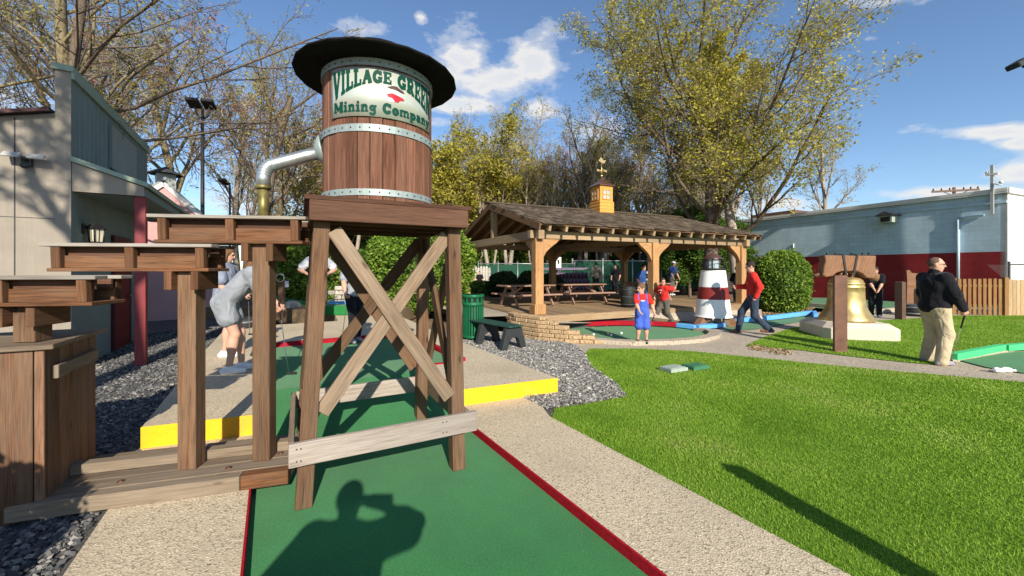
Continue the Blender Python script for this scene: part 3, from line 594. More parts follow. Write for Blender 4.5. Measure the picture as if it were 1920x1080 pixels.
GL = {  # strokes: (points, thickness); widths last
 'V': ([([(.16, .92), (.5, .06)], T*1.1), ([(.84, .92), (.5, .06)], T*.8), ([(0, .95), (.36, .95)], .1), ([(.64, .95), (1, .95)], .1)], .9),
 'I': ([([(.5, 0), (.5, 1)], .44), ([(0, .95), (1, .95)], .11), ([(0, .05), (1, .05)], .11)], .42),
 'L': ([([(.28, 0), (.28, 1)], T*1.35), ([(0, .95), (.6, .95)], .11), ([(0, .06), (1, .06)], .13), ([(.93, .03), (.93, .34)], .13)], .7),
 'A': ([([(.5, .95), (.14, .05)], T*.75), ([(.5, .95), (.84, .05)], T*1.15), ([(.25, .36), (.75, .36)], .11), ([(0, .05), (.34, .05)], .1), ([(.62, .05), (1, .05)], .1)], .9),
 'G': ([(arc(.5, .5, .38, .42, 40, 325, 14), T*1.05), ([(.56, .42), (1, .42)], .12), ([(.84, .06), (.84, .42)], T), ([(.86, .66), (.86, .98)], .12)], .85),
 'E': ([([(.26, 0), (.26, 1)], T*1.3), ([(0, .94), (.95, .94)], .13), ([(0, .06), (.98, .06)], .13), ([(.26, .5), (.7, .5)], .12), ([(.9, .7), (.9, 1)], .12), ([(.92, 0), (.92, .32)], .12), ([(.7, .36), (.7, .64)], .1)], .75),
 'R': ([([(.24, 0), (.24, 1)], T*1.2), ([(0, .95), (.3, .95)], .11), ([(0, .05), (.5, .05)], .11), ([(.24, .93), (.55, .93)]+arc(.55, .71, .24, .22, 90, -90, 8)+[(.24, .49)], T*.8), ([(.5, .48), (.82, .05)], T*1.1), ([(.7, .05), (1, .05)], .1)], .85),
 'N': ([([(.18, .02), (.18, .98)], T*.8), ([(.82, .02), (.82, .98)], T*.8), ([(.16, .95), (.84, .05)], T*1.15), ([(0, .05), (.36, .05)], .1), ([(.64, .95), (1, .95)], .1), ([(0, .95), (.2, .95)], .1)], .9),
 'M': ([([(.15, 0), (.15, 1)], .15), ([(.85, 0), (.85, 1)], .22), ([(.15, .95), (.5, .2)], .2), ([(.85, .95), (.5, .2)], .14), ([(0, .05), (.3, .05)], .1), ([(.66, .05), (1, .05)], .1), ([(0, .95), (.2, .95)], .1), ([(.8, .95), (1, .95)], .1)], 1.15),
 'i': ([([(.5, 0), (.5, .66)], .44), ([(0, .62), (.5, .62)], .1), ([(0, .05), (1, .05)], .1), ([(.5, .82), (.5, 1.0)], .44)], .4),
 'n': ([([(.22, 0), (.22, .66)], .24), ([(0, .62), (.22, .62)], .1), ([(.22, .5), (.4, .62), (.62, .62), (.76, .5), (.76, .03)], .2), ([(0, .05), (.44, .05)], .1), ([(.56, .05), (1, .05)], .1)], .72),
 'g': ([(arc(.45, .4, .28, .2, 0, 360, 14), .17), ([(.78, .62), (1, .62)], .12), ([(.73, .62), (.76, -.1), (.6, -.24), (.3, -.24), (.12, -.12)], .17)], .7),
 'C': ([(arc(.5, .5, .38, .42, 45, 318, 14), T*1.1), ([(.87, .64), (.87, .98)], .13), ([(.85, .2), (.85, .32)], .1)], .85),
 'o': ([(arc(.5, .33, .33, .26, 0, 360, 14), .22)], .66),
 'm': ([([(.14, 0), (.14, .66)], .16), ([(0, .62), (.14, .62)], .1), ([(.14, .5), (.26, .62), (.42, .62), (.5, .5), (.5, .03)], .15), ([(.5, .5), (.62, .62), (.78, .62), (.86, .5), (.86, .03)], .15), ([(0, .05), (.28, .05)], .1), ([(.38, .05), (.62, .05)], .1), ([(.72, .05), (1, .05)], .1)], 1.1),
 'p': ([([(.22, -.3), (.22, .66)], .24), ([(0, .62), (.22, .62)], .1), ([(0, -.28), (.46, -.28)], .1), (arc(.54, .33, .29, .25, 0, 360, 14), .19)], .75),
 'a': ([([(.16, .56), (.4, .62), (.64, .56), (.72, .4), (.72, .05)], .2), (arc(.42, .2, .26, .15, 0, 360, 12), .16), ([(.7, .05), (1, .05)], .1)], .68),
 'y': ([([(.18, .6), (.52, .06)], .2), ([(.84, .6), (.5, .0), (.36, -.24), (.14, -.24)], .16), ([(0, .62), (.38, .62)], .1), ([(.64, .62), (1, .62)], .1)], .75),
 ' ': ([], .42)}
dz = [0]
def glyphs(mm, text, x0, x1, base, top, fat=1.0):
    """text set between x0 and x1; base and top give the lines it stands between"""
    wid = [GL[c][1] for c in text]; gap = .12; tot = sum(wid)+gap*(len(text)-1); x = 0
    for c, w in zip(text, wid):
        for pts, th in GL[c][0]:
            th *= fat
            for a, b in zip(pts[:-1], pts[1:]):
                # thickness in letter heights; widths squeezed back so that strokes keep their weight
                ax, ay, bx_, by = a[0]*w, a[1], b[0]*w, b[1]; dx, dy = bx_-ax, by-ay; L = math.hypot(dx, dy) or 1e-6
                t_ = th*(w if abs(dx) < 1e-6 else 1) if th > .3 else th
                nx, ny = -dy/L*t_/2, dx/L*t_/2; ex, ey = dx/L*t_*.16, dy/L*t_*.16
                dz[0] += .00002
                def q(px, py):
                    X = x0+(x1-x0)*(x+px)/tot; bb, tt = base(X), top(X); return cyl(X, bb+(tt-bb)*py, .0025+dz[0] % .002)
                n0 = len(mm.v); mm.v += [q(ax-ex+nx, ay-ey+ny), q(ax-ex-nx, ay-ey-ny), q(bx_+ex-nx, by+ey-ny), q(bx_+ex+nx, by+ey+ny)]
                mm.face((n0, n0+1, n0+2, n0+3), [(0, 0)]*4)
        x += w+gap
mm = MB()
glyphs(mm, 'VILLAGE GREEN', .03, .985, lambda X: .80-1.25*(X-.5)**2*1.45-.09, lambda X: .94-.12*(X-.5)**2, 1.5)
mm.build('title_lettering', 'sign_green', SG); mm = MB()
glyphs(mm, 'Mining Company', .04, .97, lambda X: .09, lambda X: .29, 1.5)
mm.build('lower_lettering', 'sign_green', SG)
def blob(pts, mat, name, dr):
    mm = MB(); n0 = len(mm.v); mm.v += [cyl(x, y, dr) for x, y in pts]; mm.face([n0+i for i in range(len(pts))][::-1], [(0, 0)]*len(pts)); mm.build(name, mat, SG)
blob([(.50, .64), (.55, .685), (.585, .69), (.61, .655), (.645, .62), (.655, .58), (.62, .585), (.58, .615), (.53, .62)], 'emblem_brown', 'hat_emblem', .0026)
blob([(.50, .50), (.545, .53), (.60, .50), (.64, .475), (.655, .43), (.615, .41), (.595, .36), (.565, .36), (.55, .42), (.51, .44)], 'emblem_red', 'coat_emblem', .0030)
blob([(.44, .45), (.50, .46), (.545, .42), (.575, .36), (.53, .35), (.47, .39)], 'white_paint', 'pan_emblem', .0026)
# spout: flange, galvanised elbow pipe and its brass end
def tw(p): q = V(p)-V((-1.184, 3.45, 0)); c, s = math.cos(-R(28)), math.sin(-R(28)); return V((q.x*c-q.y*s, q.x*s+q.y*c, q.z))
mm = MB(); path = [(-1.555, 3.335, 2.585), (-1.70, 3.275, 2.525), (-1.86, 3.21, 2.455)]
ctr = []
for i in range(8):
    f = i/7; a = R(22+68*f)
    ctr.append((-1.90-.068*math.sin(R(90)*f)*1.0, 3.195-.028*math.sin(R(90)*f), 2.437-.10*(1-math.cos(R(90)*f))-.012*f))
path += ctr+[(-1.968, 3.167, 2.25)]
SP = mm.tube([tw(p) for p in path], .052, 16).build('spout', 'galv', TW)
for c_ in ctr[::1]:
    pass
mm = MB()
for i in range(1, 8):
    a, b = V(ctr[i-1]), V(ctr[i]); d = (b-a).normalized(); mm.tube([tw(a-d*.003), tw(a+d*.003)], .0545, 16)
mm.build('pipe_seams', 'galv_band', SP)
mm = MB(); fl = V((-1.575, 3.328, 2.585)); dr = V((-.93, -.33, -.2)).normalized()
mm.tube([tw(fl), tw(fl+dr*.012), tw(fl+dr*.06)], [.125, .125, .055], 20); mm.build('flange', 'galv_band', SP)
mm = MB(); mm.tube([tw((-1.968, 3.167, 2.262)), tw((-1.968, 3.167, 1.93))], .04, 14); mm.tube([tw((-1.968, 3.167, 2.262)), tw((-1.968, 3.167, 2.235))], .056, 14); mm.build('brass_pipe', 'brass', SP)
# ------------------------------------------------------------------ the flume: timber base, posts with troughs, cabinet
BO = V((-1.605, 2.866, CZ)); BA = R(17.1)
TB = thing('timber_base', 'low weathered timber base of thick beams carrying the flume posts', 'timber base', BO, BA)
def beam(a, b, w, t, mat='deck_wood', name='beam'): mm = MB(); mm.bd(a, b, w, t); return mm.build(name, mat, TB, .004)
beam((-2.9, .045, .05), (-.302, .045, .05), .10, .09, 'deck_wood'); beam((-.298, .045, .05), (0, .045, .05), .10, .09, 'trough_wood')
for i, y in enumerate((.175, .325, .475)): beam((-2.9, y, .05), (0-.012*i, y, .05), .096, .145)
beam((-2.3, .60, .04), (-.03, .60, .04), .086, .10); beam((-2.3, .71, .035), (-.05, .71, .035), .08, .11)
beam((-1.52, .40, .135), (-.02, .40, .135), .07, .09, 'deck_wood', 'upper_beam'); 
for (x, y) in ((-.42, .17), (-1.05, .17), (-.12, .32), (-.35, .6), (-.95, .6), (-1.6, .32)):
    mm = MB(); mm.sphere((x, y, .1), .016, 8, 5, (1, 1, .6)); mm.lathe([(.022, .098), (.022, .102), (0, .102)], (x, y, 0), 8); mm.build('bolt', 'bolt', TB)
def trough(label, c, rz, L, z0, z1, post, pz0):
    t = thing('flume_trough', label, 'flume', (c[0], c[1], 0), R(rz), 'troughs of the wooden flume'); Wd = .22; h = z1-z0
    mm = MB(); mm.bd((-L/2, Wd/2, z0+.012), (L/2, Wd/2, z0+.012), .024, Wd+.05); mm.build('floor_board', 'trough_wood', t, .003)
    for y in (.02, Wd-.02):
        mm = MB(); mm.bd((-L/2+.03, y, z0+.024+h*.22), (L/2-.03, y, z0+.024+h*.22), h*.44, .024); mm.build('side_board', 'trough_wood', t, .002)
        mm = MB(); mm.bd((-L/2+.03, y+(.028 if y < .1 else -.028), z0+h*.72), (L/2-.03, y+(.028 if y < .1 else -.028), z0+h*.72), h*.4, .018); mm.build('inner_board', 'tower_wood_dark', t, .002)
        mm = MB(); mm.bd((-L/2-.035, y-(.012 if y < .1 else -.012), z1-.012), (L/2+.03, y-(.012 if y < .1 else -.012), z1-.012), .024, .10); mm.build('cap_board', 'cap_wood', t, .003)
        for x in (-L/2+.055, 0, L/2-.055):
            mm = MB(); s = -1 if y < .1 else 1; mm.bd((x, y+s*.024, z0+.024), (x, y+s*.030, z1-.024), .045, .055, (0, 1, 0)); mm.build('rib', 'trough_wood', t, .003)
    if post:
        px, py = post
        mm = MB(); mm.bd((px, py, pz0), (px, py, z0), .12, .12, (0, 1, 0)); mm.build('post', 'tower_wood', t, .004)
        for s in (-1, 1):
            mm = MB(); mm.bd((px+s*.085, py-.12, z0-.065), (px+s*.085, py+.13, z0-.065), .13, .048); mm.build('bracket', 'trough_wood', t, .003)
    return t
trough('highest wooden flume trough on a tall post under the metal spout', (-2.07, 2.95), 8, 1.0, 1.79, 1.995, (.19, .085), CZ+.1)
trough('middle wooden flume trough on a square post', (-2.66, 2.80), 8, 1.0, 1.585, 1.78, (.33, .085), CZ+.1)
trough('lowest wooden flume trough resting above the plank cabinet', (-3.15, 2.47), 9, 1.0, 1.37, 1.56, (.06, .12), 1.135)
CB = thing('cabinet', 'weathered plank cabinet with a flat top below the lowest trough', 'cabinet', (-2.93, 2.52, 0), R(29))
CW, CD_, CH = 1.0, .74, 1.1
mm = MB(); x = 0
for w in (.05, .21, .2, .22, .18, .12):
    mm.bd((-x-w/2, -.012, .05), (-x-w/2, -.012, CH), .024, w-.006, (0, 1, 0)); x += w
mm.build('front_planks', 'cabinet_wood', CB, .003)
mm = MB(); y = .014
for w in (.15, .14, .15, .14, .13): mm.bd((-.012, y+w/2, .05), (-.012, y+w/2, CH), w-.006, .024, (0, 1, 0)); y += w
mm.build('side_planks', 'cabinet_wood', CB, .003)
mm = MB(); mm.bx((-CW/2, CD_-.01, CH/2), (CW-.06, .02, CH-.1), 0, 2); mm.bx((-CW+.03, CD_/2, CH/2), (.02, CD_-.06, CH-.1), 0, 2); mm.build('back_planks', 'cabinet_wood', CB)
mm = MB()
for i in range(3): mm.bd((-CW-.02, -.05+.285*(i+.5), CH+.016), (.045, -.05+.285*(i+.5), CH+.016), .032, .281)
mm.build('top_board', 'deck_wood', CB, .004)
mm = MB(); mm.bd((.018, .05, .94), (.018, .66, .94), .085, .034); mm.build('side_rail', 'deck_wood', CB, .003)
# ------------------------------------------------------------------ grey shop with the false front (left)
A = V((-6.64, 6.03, 0)); SHD = math.atan2(3.84, -2.36)     # direction the front runs away in
SH = thing('shop_building', 'tan and grey false fronted shop with a red door and a porch roof', 'shop', A, SHD)
# local: x along the front (away), y to the left of that = into the building; -y is the porch side
FL_ = 4.5; FH = 4.57
mm = MB(); mm.bx((FL_/2, .06, FH/2), (FL_, .12, FH)); mm.build('front_wall', 'siding_teal', SH)
mm = MB()
for x in np.arange(.3, FL_, .2): mm.bx((x, -.003, 3.87), (.012, .008, 1.28), 0, 2)
mm.build('front_grooves', 'siding_grey', SH)
mm = MB(); mm.prism([(-.012, .002, 0), (-.012, .17, 0), (-.012, .17, FH), (-.012, .002, FH)], (.01, 0, 0)); mm.bx((FL_/2, .145, FH-.6), (FL_-.02, .048, 1.15)); mm.build('false_front_end', 'siding_tan', SH)
mm = MB(); mm.bx((FL_/2, .085, FH+.04), (FL_+.1, .24, .09)); mm.bx((FL_/2, -.02, FH-.05), (FL_+.06, .04, .12)); mm.build('cornice', 'trim_green', SH, .004)
WD = 5.2
mm = MB(); mm.prism([(0, .171, 0), (0, WD, 0), (0, WD, 2.5), (0, .171, 3.92)], (.1, 0, 0)); mm.build('gable_wall', 'siding_tan', SH)
mm = MB()
for y in np.arange(.57, 4.2, .4):
    mm.bx((-.002, y, (3.9-(y-.17)*.283)/2), (.006, .012, 3.9-(y-.17)*.283-.02), 0, 2)
    mm.bx((-.002, y-.2, 2.35), (.005, .39, .008), 0, 1)
mm.build('siding_seams', 'slate', SH)
mm = MB(); mm.prism([(-.1, .20, 3.93), (-.1, WD+.3, 2.44), (-.1, WD+.3, 2.48), (-.1, .20, 3.97)], (FL_+.1, 0, 0)); mm.build('roof', 'slate', SH)
mm = MB(); mm.bd((-.112, .20, 3.94), (-.112, WD+.3, 2.45), .05, .02); mm.build('roof_trim', 'frame_red', SH)
PW = .82
mm = MB(); mm.prism([(-.0, -.005, 2.78), (-.0, -PW, 2.78), (-.0, -PW, 2.93), (-.0, -.005, 3.22)], (.05, 0, 0)); mm.build('porch_end', 'siding_tan', SH)
mm = MB(); mm.prism([(-.05, -.004, 3.225), (-.05, -PW-.06, 2.92), (-.05, -PW-.06, 2.99), (-.05, -.004, 3.30)], (FL_+.1, 0, 0)); mm.build('porch_roof', 'trim_green', SH)
mm = MB(); mm.bx((FL_/2+.05, -PW+.02, 2.85), (FL_, .05, .13)); mm.bx((FL_/2+.05, -.45, 2.775), (FL_-.1, .8, .012)); mm.build('porch_beam', 'siding_teal', SH)
for x in (.12, 4.3):
    mm = MB(); mm.bx((x, -PW+.06, 1.41), (.14, .14, 2.74), 0, 2); mm.build('porch_post', 'red_post', SH, .006)
mm = MB(); mm.bx((2.35, -.02, 1.1), (.95, .05, 2.1)); d_ = mm.build('door', 'door_red', SH, .004)
mm = MB(); mm.bx((1.83, -.025, 1.1), (.09, .05, 2.2)); mm.bx((2.87, -.025, 1.1), (.09, .05, 2.2)); mm.bx((2.35, -.025, 2.2), (1.13, .05, .09)); mm.build('door_frame', 'frame_red', d_)
mm = MB(); mm.sphere((2.7, -.07, 1.05), .035, 8, 6); mm.build('handle', 'brass', d_)
mm = MB(); mm.bx((2.55, -.022, 3.92), (1.75, .03, .82)); sp_ = mm.build('sign_panel', 'siding_grey', SH, .004)
mm = MB()
for a_, b_ in (((1.68, -.04, 3.92), (.03, .015, .86)), ((3.42, -.04, 3.92), (.03, .015, .86))): mm.bx(a_, b_)
for z in (3.5, 4.34): mm.bx((2.55, -.04, z), (1.75, .015, .03))
mm.build('panel_frame', 'siding_teal', sp_)
def sh(x, y, z=0): c, s = math.cos(SHD), math.sin(SHD); return A+V((x*c-y*s, x*s+y*c, z))
# wall lantern
WLt = thing('wall_lantern', 'small black glazed lantern on the shop wall beside the red door', 'lantern', sh(.42, 0, 2.13), SHD)
mm = MB(); mm.bx((0, -.012, .12), (.1, .024, .16)); mm.tube([(0, -.02, .14), (0, -.12, .2), (0, -.16, .18)], .012, 8); mm.build('bracket', 'iron', WLt)
mm = MB(); mm.lathe([(.13, .12), (.11, .16), (.05, .2), (.03, .22), (0, .24)], (0, -.16, 0), 4, False); mm.build('cap', 'iron', WLt)
mm = MB(); mm.lathe([(.075, -.09), (.095, .118)], (0, -.16, 0), 4, False); mm.build('glass', 'glass_warm', WLt)
mm = MB()
for i in range(4):
    a = PI/2*i; mm.tube([(math.cos(a)*.08, -.16+math.sin(a)*.08, -.09), (math.cos(a)*.1, -.16+math.sin(a)*.1, .12)], .011, 5)
    b = a+PI/4; mm.tube([(math.cos(b)*.054, -.16+math.sin(b)*.054, -.09), (math.cos(b)*.068, -.16+math.sin(b)*.068, .12)], .006, 4)
mm.lathe([(0, -.12), (.09, -.11), (.09, -.085), (0, -.085)], (0, -.16, 0), 4, False); mm.build('frame', 'iron', WLt)
FLt = thing('flood_light', 'twin headed white security floodlight on the sunny shop gable', 'floodlight', sh(-.003, .44, 3.17), SHD)
mm = MB(); mm.bx((-.03, 0, -.02), (.06, .1, .12)); mm.tube([(-.06, 0, 0), (-.12, 0, .02)], .025, 8); mm.build('body', 'dark_plastic', FLt)
for s in (-1, 1):
    mm = MB(); mm.bx3(V((-.13, s*.12, .05)), V((0, 1, 0)), V((.8, 0, .6)).normalized(), V((-.6, 0, .8)), .17, .11, .03); mm.build('lamp_head', 'flood_white', FLt, .006)
mm = MB(); mm.sphere((-.1, 0, -.09), .05, 10, 6, (1, 1, .8)); mm.build('sensor', 'dark_plastic', FLt)
# pink building behind
PKd = math.atan2(.45, -.9)
PK = thing('barn_building', 'pink barn shaped building with white roof trim behind the grey shop', 'barn', (-9.75, 13.3, 0), R(46))
prof = [(0, 0), (0, 2.45), (-.5, 3.3), (-1.4, 4.2), (-2.35, 3.3), (-2.9, 2.45), (-2.9, 0)]
mm = MB(); mm.prism([(x, 0, z) for x, z in prof], (0, 5, 0)); mm.build('wall', 'siding_pink', PK)
mm = MB()
for (x0, z0), (x1, z1) in zip(prof[1:5], prof[2:6]):
    mm.bd((x0+(.03 if x0 == 0 else 0), -.03, z0+.04), (x1, -.03, z1+.04), .14, .05, (0, 0, 1))
mm.build('roof_trim', 'white_trim', PK)
mm = MB()
for (x0, z0), (x1, z1) in zip(prof[1:5], prof[2:6]):
    mm.prism([(x0, -.06, z0+.115), (x1, -.06, z1+.115), (x1, -.06, z1+.19), (x0, -.06, z0+.19)], (0, 5.2, 0))
mm.build('roof', 'siding_grey', PK)
mm = MB(); mm.bx((-.42, -.01, 1.55), (.42, .04, .85)); wf = mm.build('window', 'lantern_glass', PK)
mm = MB()
for x in (-.65, -.42, -.19): mm.bx((x, -.035, 1.55), (.05, .03, .95))
for z in (1.1, 1.55, 2.0): mm.bx((-.42, -.04, z), (.5, .03, .05))
mm.build('frame', 'white_trim', wf)
CP = []
mm = MB(); mm.bx((-1.2, 1.6, 4.5), (.5, .5, .6)); cu = mm.build('cupola', 'siding_grey', PK)
mm = MB(); mm.lathe([(.5, 4.7), (.4, 4.78), (.12, 4.92), (0, 4.98)], (-1.2, 1.6, .1), 8, False); mm.build('cupola_roof', 'slate', cu)
# ------------------------------------------------------------------ blue and red block building (right)
BC = V((19.8, 16.0, 0)); BD_ = math.atan2(.912, -.41)
BB = thing('block_building', 'long painted block building, pale blue over dark red, white at its end', 'building', BC, BD_)
BH = 4.74; ZR = 2.32; BL = 26
mm = MB(); mm.bx((BL/2, -.15, ZR/2), (BL, .3, ZR)); mm.build('lower_wall', 'cmu_red', BB)
mm = MB(); mm.bx((BL/2, -.15, (ZR+BH)/2), (BL, .3, BH-ZR)); mm.build('upper_wall', 'cmu_blue', BB)
mm = MB(); mm.bx((BL/2, .02, BH-.42), (BL, .06, .1)); mm.build('wall_ledge', 'cmu_blue', BB)
mm = MB(); mm.bx((BL/2, -.1, BH+.06), (BL+.1, .5, .12)); mm.bx((BL/2, .11, BH-.03), (BL+.1, .06, .1)); mm.build('coping', 'white_trim', BB)
mm = MB(); e1 = V((-.11, -1, 0)).normalized()
mm.prism([(-.02, 0, 0), (-.02-.25, -8, 0), (-.02-.25, -8, BH-.02), (-.02, 0, BH-.02)], (.2, 0, 0)); mm.build('end_wall', 'white_stucco', BB)
mm = MB(); mm.prism([(-.1, .13, BH-.1), (-.36, -8, BH-.1), (-.36, -8, BH+.121), (-.1, .13, BH+.121)], (.12, 0, 0)); mm.build('end_coping', 'white_trim', BB)
mm = MB(); mm.bx((BL/2, -4, BH-.35), (BL-.2, 7, .1)); mm.build('roof', 'slate', BB)
mm = MB(); mm.tube([(1.35, .06, BH-1.0), (1.35, .06, .9)], .05, 10); mm.tube([(1.35, .06, BH-.98), (1.1, .06, BH-.93), (.6, .06, BH-.9)], .045, 8); mm.build('downspout', 'cmu_blue', BB)
mm = MB(); mm.tube([(8.1, .03, 3.1), (8.1, .03, ZR+.13), (14.5, .03, ZR+.10)], .025, 8); mm.build('conduit', 'white_trim', BB)
mm = MB(); mm.bx((12.0, .02, 1.2), (1.3, .05, 2.2)); dd = mm.build('door', 'siding_grey', BB)
mm = MB(); mm.bx((11.3, .03, 1.2), (.14, .08, 2.4)); mm.bx((12.7, .03, 1.2), (.14, .08, 2.4)); mm.bx((12.0, .03, 2.33), (1.7, .1, .16)); mm.build('door_frame', 'white_trim', dd)
mm = MB(); mm.bx((3.6, .35, 3.99), (.5, .55, .32)); vh = mm.build('vent_hood', 'box_pale', BB)
mm = MB(); mm.prism([(3.2, -.0, 4.16), (4.0, -.0, 4.16), (3.6, -.0, 4.36)], (0, .72, 0)); mm.build('hood_roof', 'slate', vh)
mm = MB(); mm.bx((3.6, .63, 3.98), (.36, .02, .22)); mm.build('grille', 'iron', vh)
mm = MB(); mm.bx((9.8, -1.5, BH+.24), (2.6, 1.6, .4)); mm.build('roof_unit', 'rust_post', BB)
def bbw(x, y, z=0): c, s = math.cos(BD_), math.sin(BD_); return BC+V((x*c-y*s, x*s+y*c, z))
MS = thing('service_mast', 'grey electric service mast standing above the building corner', 'mast', bbw(.35, .1, BH-.9), BD_)
mm = MB(); mm.bx((0, .06, 1.0), (.09, .09, 2.0)); mm.build('pole', 'mast', MS)
mm = MB(); mm.bx((0, .06, 1.62), (.34, .1, .07)); mm.sphere((.14, .06, 1.72), .06, 8, 6); mm.sphere((-.25, .1, 1.25), .07, 8, 6); mm.tube([(.0, .1, 1.25), (-.3, .14, 1.1)], .02, 6); mm.build('insulator', 'white_trim', MS)
UP = thing('utility_pole', 'wooden utility pole with a crossarm behind the block building', 'utility pole', (42, 38, 0), R(-20))
mm = MB(); mm.tube([(0, 0, 0), (0, 0, 9.4)], [.17, .12], 10); mm.build('pole', 'pole_wood', UP)
mm = MB(); mm.bx((0, -.15, 9.05), (3.4, .14, .18)); mm.build('crossarm', 'pole_wood', UP)
mm = MB()
for x in (-1.6, -1.0, -.4, .6, 1.1, 1.6): mm.lathe([(.05, 0), (.07, .1), (.03, .2), (0, .22)], (x, -.15, 9.14), 8)
mm.build('insulators', 'iron', UP)
mm = MB(); mm.bd((-.9, -.2, 8.99), (0, -.16, 8.5), .06, .03); mm.bd((.9, -.2, 8.99), (0, -.16, 8.5), .06, .03); mm.build('brace', 'iron', UP)
# ------------------------------------------------------------------ pavilion
PA = R(25); PZ = .45; P1 = V((.657, 10.27, 0)); PL, PD = 7.86, 5.85; PB = 2.39
PV = thing('pavilion', 'open timber pavilion with a shingled gable roof over picnic tables', 'pavilion', P1, PA)
mm = MB(); n = 44
for i in range(n):
    x = -.35+(PL+.7)*(i+.5)/n; mm.bd((x, -.3, PZ-.02), (x, PD+.3, PZ-.02), .035, (PL+.7)/n-.008, (0, 0, 1))
mm.build('deck', 'platform_wood', PV)
mm = MB(); mm.bx((PL/2, -.325, PZ-.1), (PL+.75, .045, .17)); mm.bx((-.37, PD/2, PZ-.1), (.045, PD+.6, .17)); mm.bx((PL+.37, PD/2, PZ-.1), (.045, PD+.6, .17)); mm.build('deck_fascia', 'platform_wood', PV)
mm = MB(); mm.bx((PL/2, PD/2, PZ-.25), (PL+.5, PD+.4, .3)); mm.build('deck_frame', 'slate', PV)
posts = [(x, y) for y in (0, PD) for x in (0, PL/2, PL)]
PT = .235
for (x, y) in posts:
    zb = PZ if not (x == PL and y == 0) else .2
    mm = MB(); mm.bx((x, y, (zb+PB)/2), (PT, PT, PB-zb), 0, 2); p_ = mm.build('post', 'cedar', PV, .01)
    mm = MB(); mm.bx((x, y, zb+.13), (PT+.09, PT+.09, .26), 0, 2); mm.build('post_base', 'cedar', p_, .01)
def knee(x, y, dx, dy):
    """curved brace from post to beam"""
    mm = MB(); q = .52; pts = []
    d = V((dx, dy, 0)); o = V((x, y, 0))+d*(PT/2)
    pts = [o+V((0, 0, PB)), o+d*q+V((0, 0, PB))]
    for i in range(7):
        f = i/6; pts.append(o+d*(q-.10-(q-.10)*f+ -.09*math.sin(PI*f))*1.0+V((0, 0, PB-.10-(q-.05)*f+.0)))
    pts[-1] = o+V((0, 0, PB-q-.02))
    w = V((-dy, dx, 0))*.11; mm.prism([p-w/2 for p in pts], w); return mm.build('knee_brace', 'cedar', PV, .004)
for (x, y) in posts:
    if x > 0: knee(x, y, -1, 0)
    if x < PL: knee(x, y, 1, 0)
    knee(x, y, 0, 1 if y == 0 else -1)
for y in (0, PD):
    mm = MB(); mm.bx((PL/2, y, PB+.1), (PL+.5, .16, .20)); mm.build('eave_beam', 'cedar_beam', PV, .006)
for x in (-.02, PL/2, PL+.02):
    mm = MB(); mm.bx((x, PD/2, PB+.10), (.17, PD+.5 if x != PL/2 else PD-.17, .24 if x != PL/2 else .2), 0, 1); mm.build('tie_beam', 'cedar_beam', PV, .006)
RZ = 3.69; EZ = 2.72; EO = .44; XL, XR = -.15, PL+.35; YM = PD/2
sl = (RZ-EZ)/(YM+EO)
for x in (0, PL):
    mm = MB(); mm.bx((x, YM, (PB+.22+RZ-.12)/2), (.17, .17, RZ-.12-PB-.22), 0, 2); mm.build('king_post', 'cedar_beam', PV, .005)
def rz_(y): return RZ-abs(y-YM)*sl
for s in (-1, 1):
    ye = YM+s*(YM+EO)
    mm = MB(); mm.prism([(XL, YM, RZ), (XL, ye, EZ), (XL, ye, EZ-.03), (XL, YM, RZ-.03)], (XR-XL, 0, 0)); mm.build('roof_boards', 'dark_cedar', PV)
    mm = MB()
    for i in range(17):
        x = XL+.28+(XR-XL-.5)*i/16
        a = V((x, YM+s*.05, RZ-.11)); b = V((x, ye-s*.03, EZ-.10)); mm.bd(a, b, .13, .07)
    mm.build('rafters', 'cedar_beam', PV)
    for x in (XL-.02, XR+.02):
        mm = MB(); mm.bd((x, YM, RZ-.07), (x, ye, EZ-.07), .17, .045); mm.build('rake_board', 'dark_cedar', PV)
    # shingles in overlapping courses
    mm = MB(); ln = math.hypot(YM+EO, RZ-EZ); rows = 21; ex = ln/rows; dv = V((0, s*(YM+EO), EZ-RZ))/ln; nv = V((0, s*(RZ-EZ), YM+EO)).normalized()
    for r in range(rows):
        x = XL-.07+rnd.random()*.1
        while x < XR+.06:
            w = rnd.uniform(.11, .26); x2 = min(x+w, XR+.07); j = rnd.uniform(-.022, .02); t = rnd.uniform(.014, .026)
            c = V((0, YM, RZ))+dv*(ex*(r+.62)+j)+nv*(.024+t*.35); c.x = (x+x2)/2
            mm.bx3(c, dv*1.0, V((1, 0, 0)), nv, ex*1.25, max(.02, x2-x-.008), t); x = x2
    mm.build('roof_shingles', 'shingle', PV)
mm = MB(); mm.bd((XL-.07, YM-.06, RZ+.055), (XR+.07, YM-.06, RZ+.055), .025, .16, (0, -.3, 1)); mm.bd((XL-.07, YM+.06, RZ+.056), (XR+.07, YM+.06, RZ+.056), .025, .16, (0, .3, 1)); mm.build('ridge_cap', 'shingle', PV)
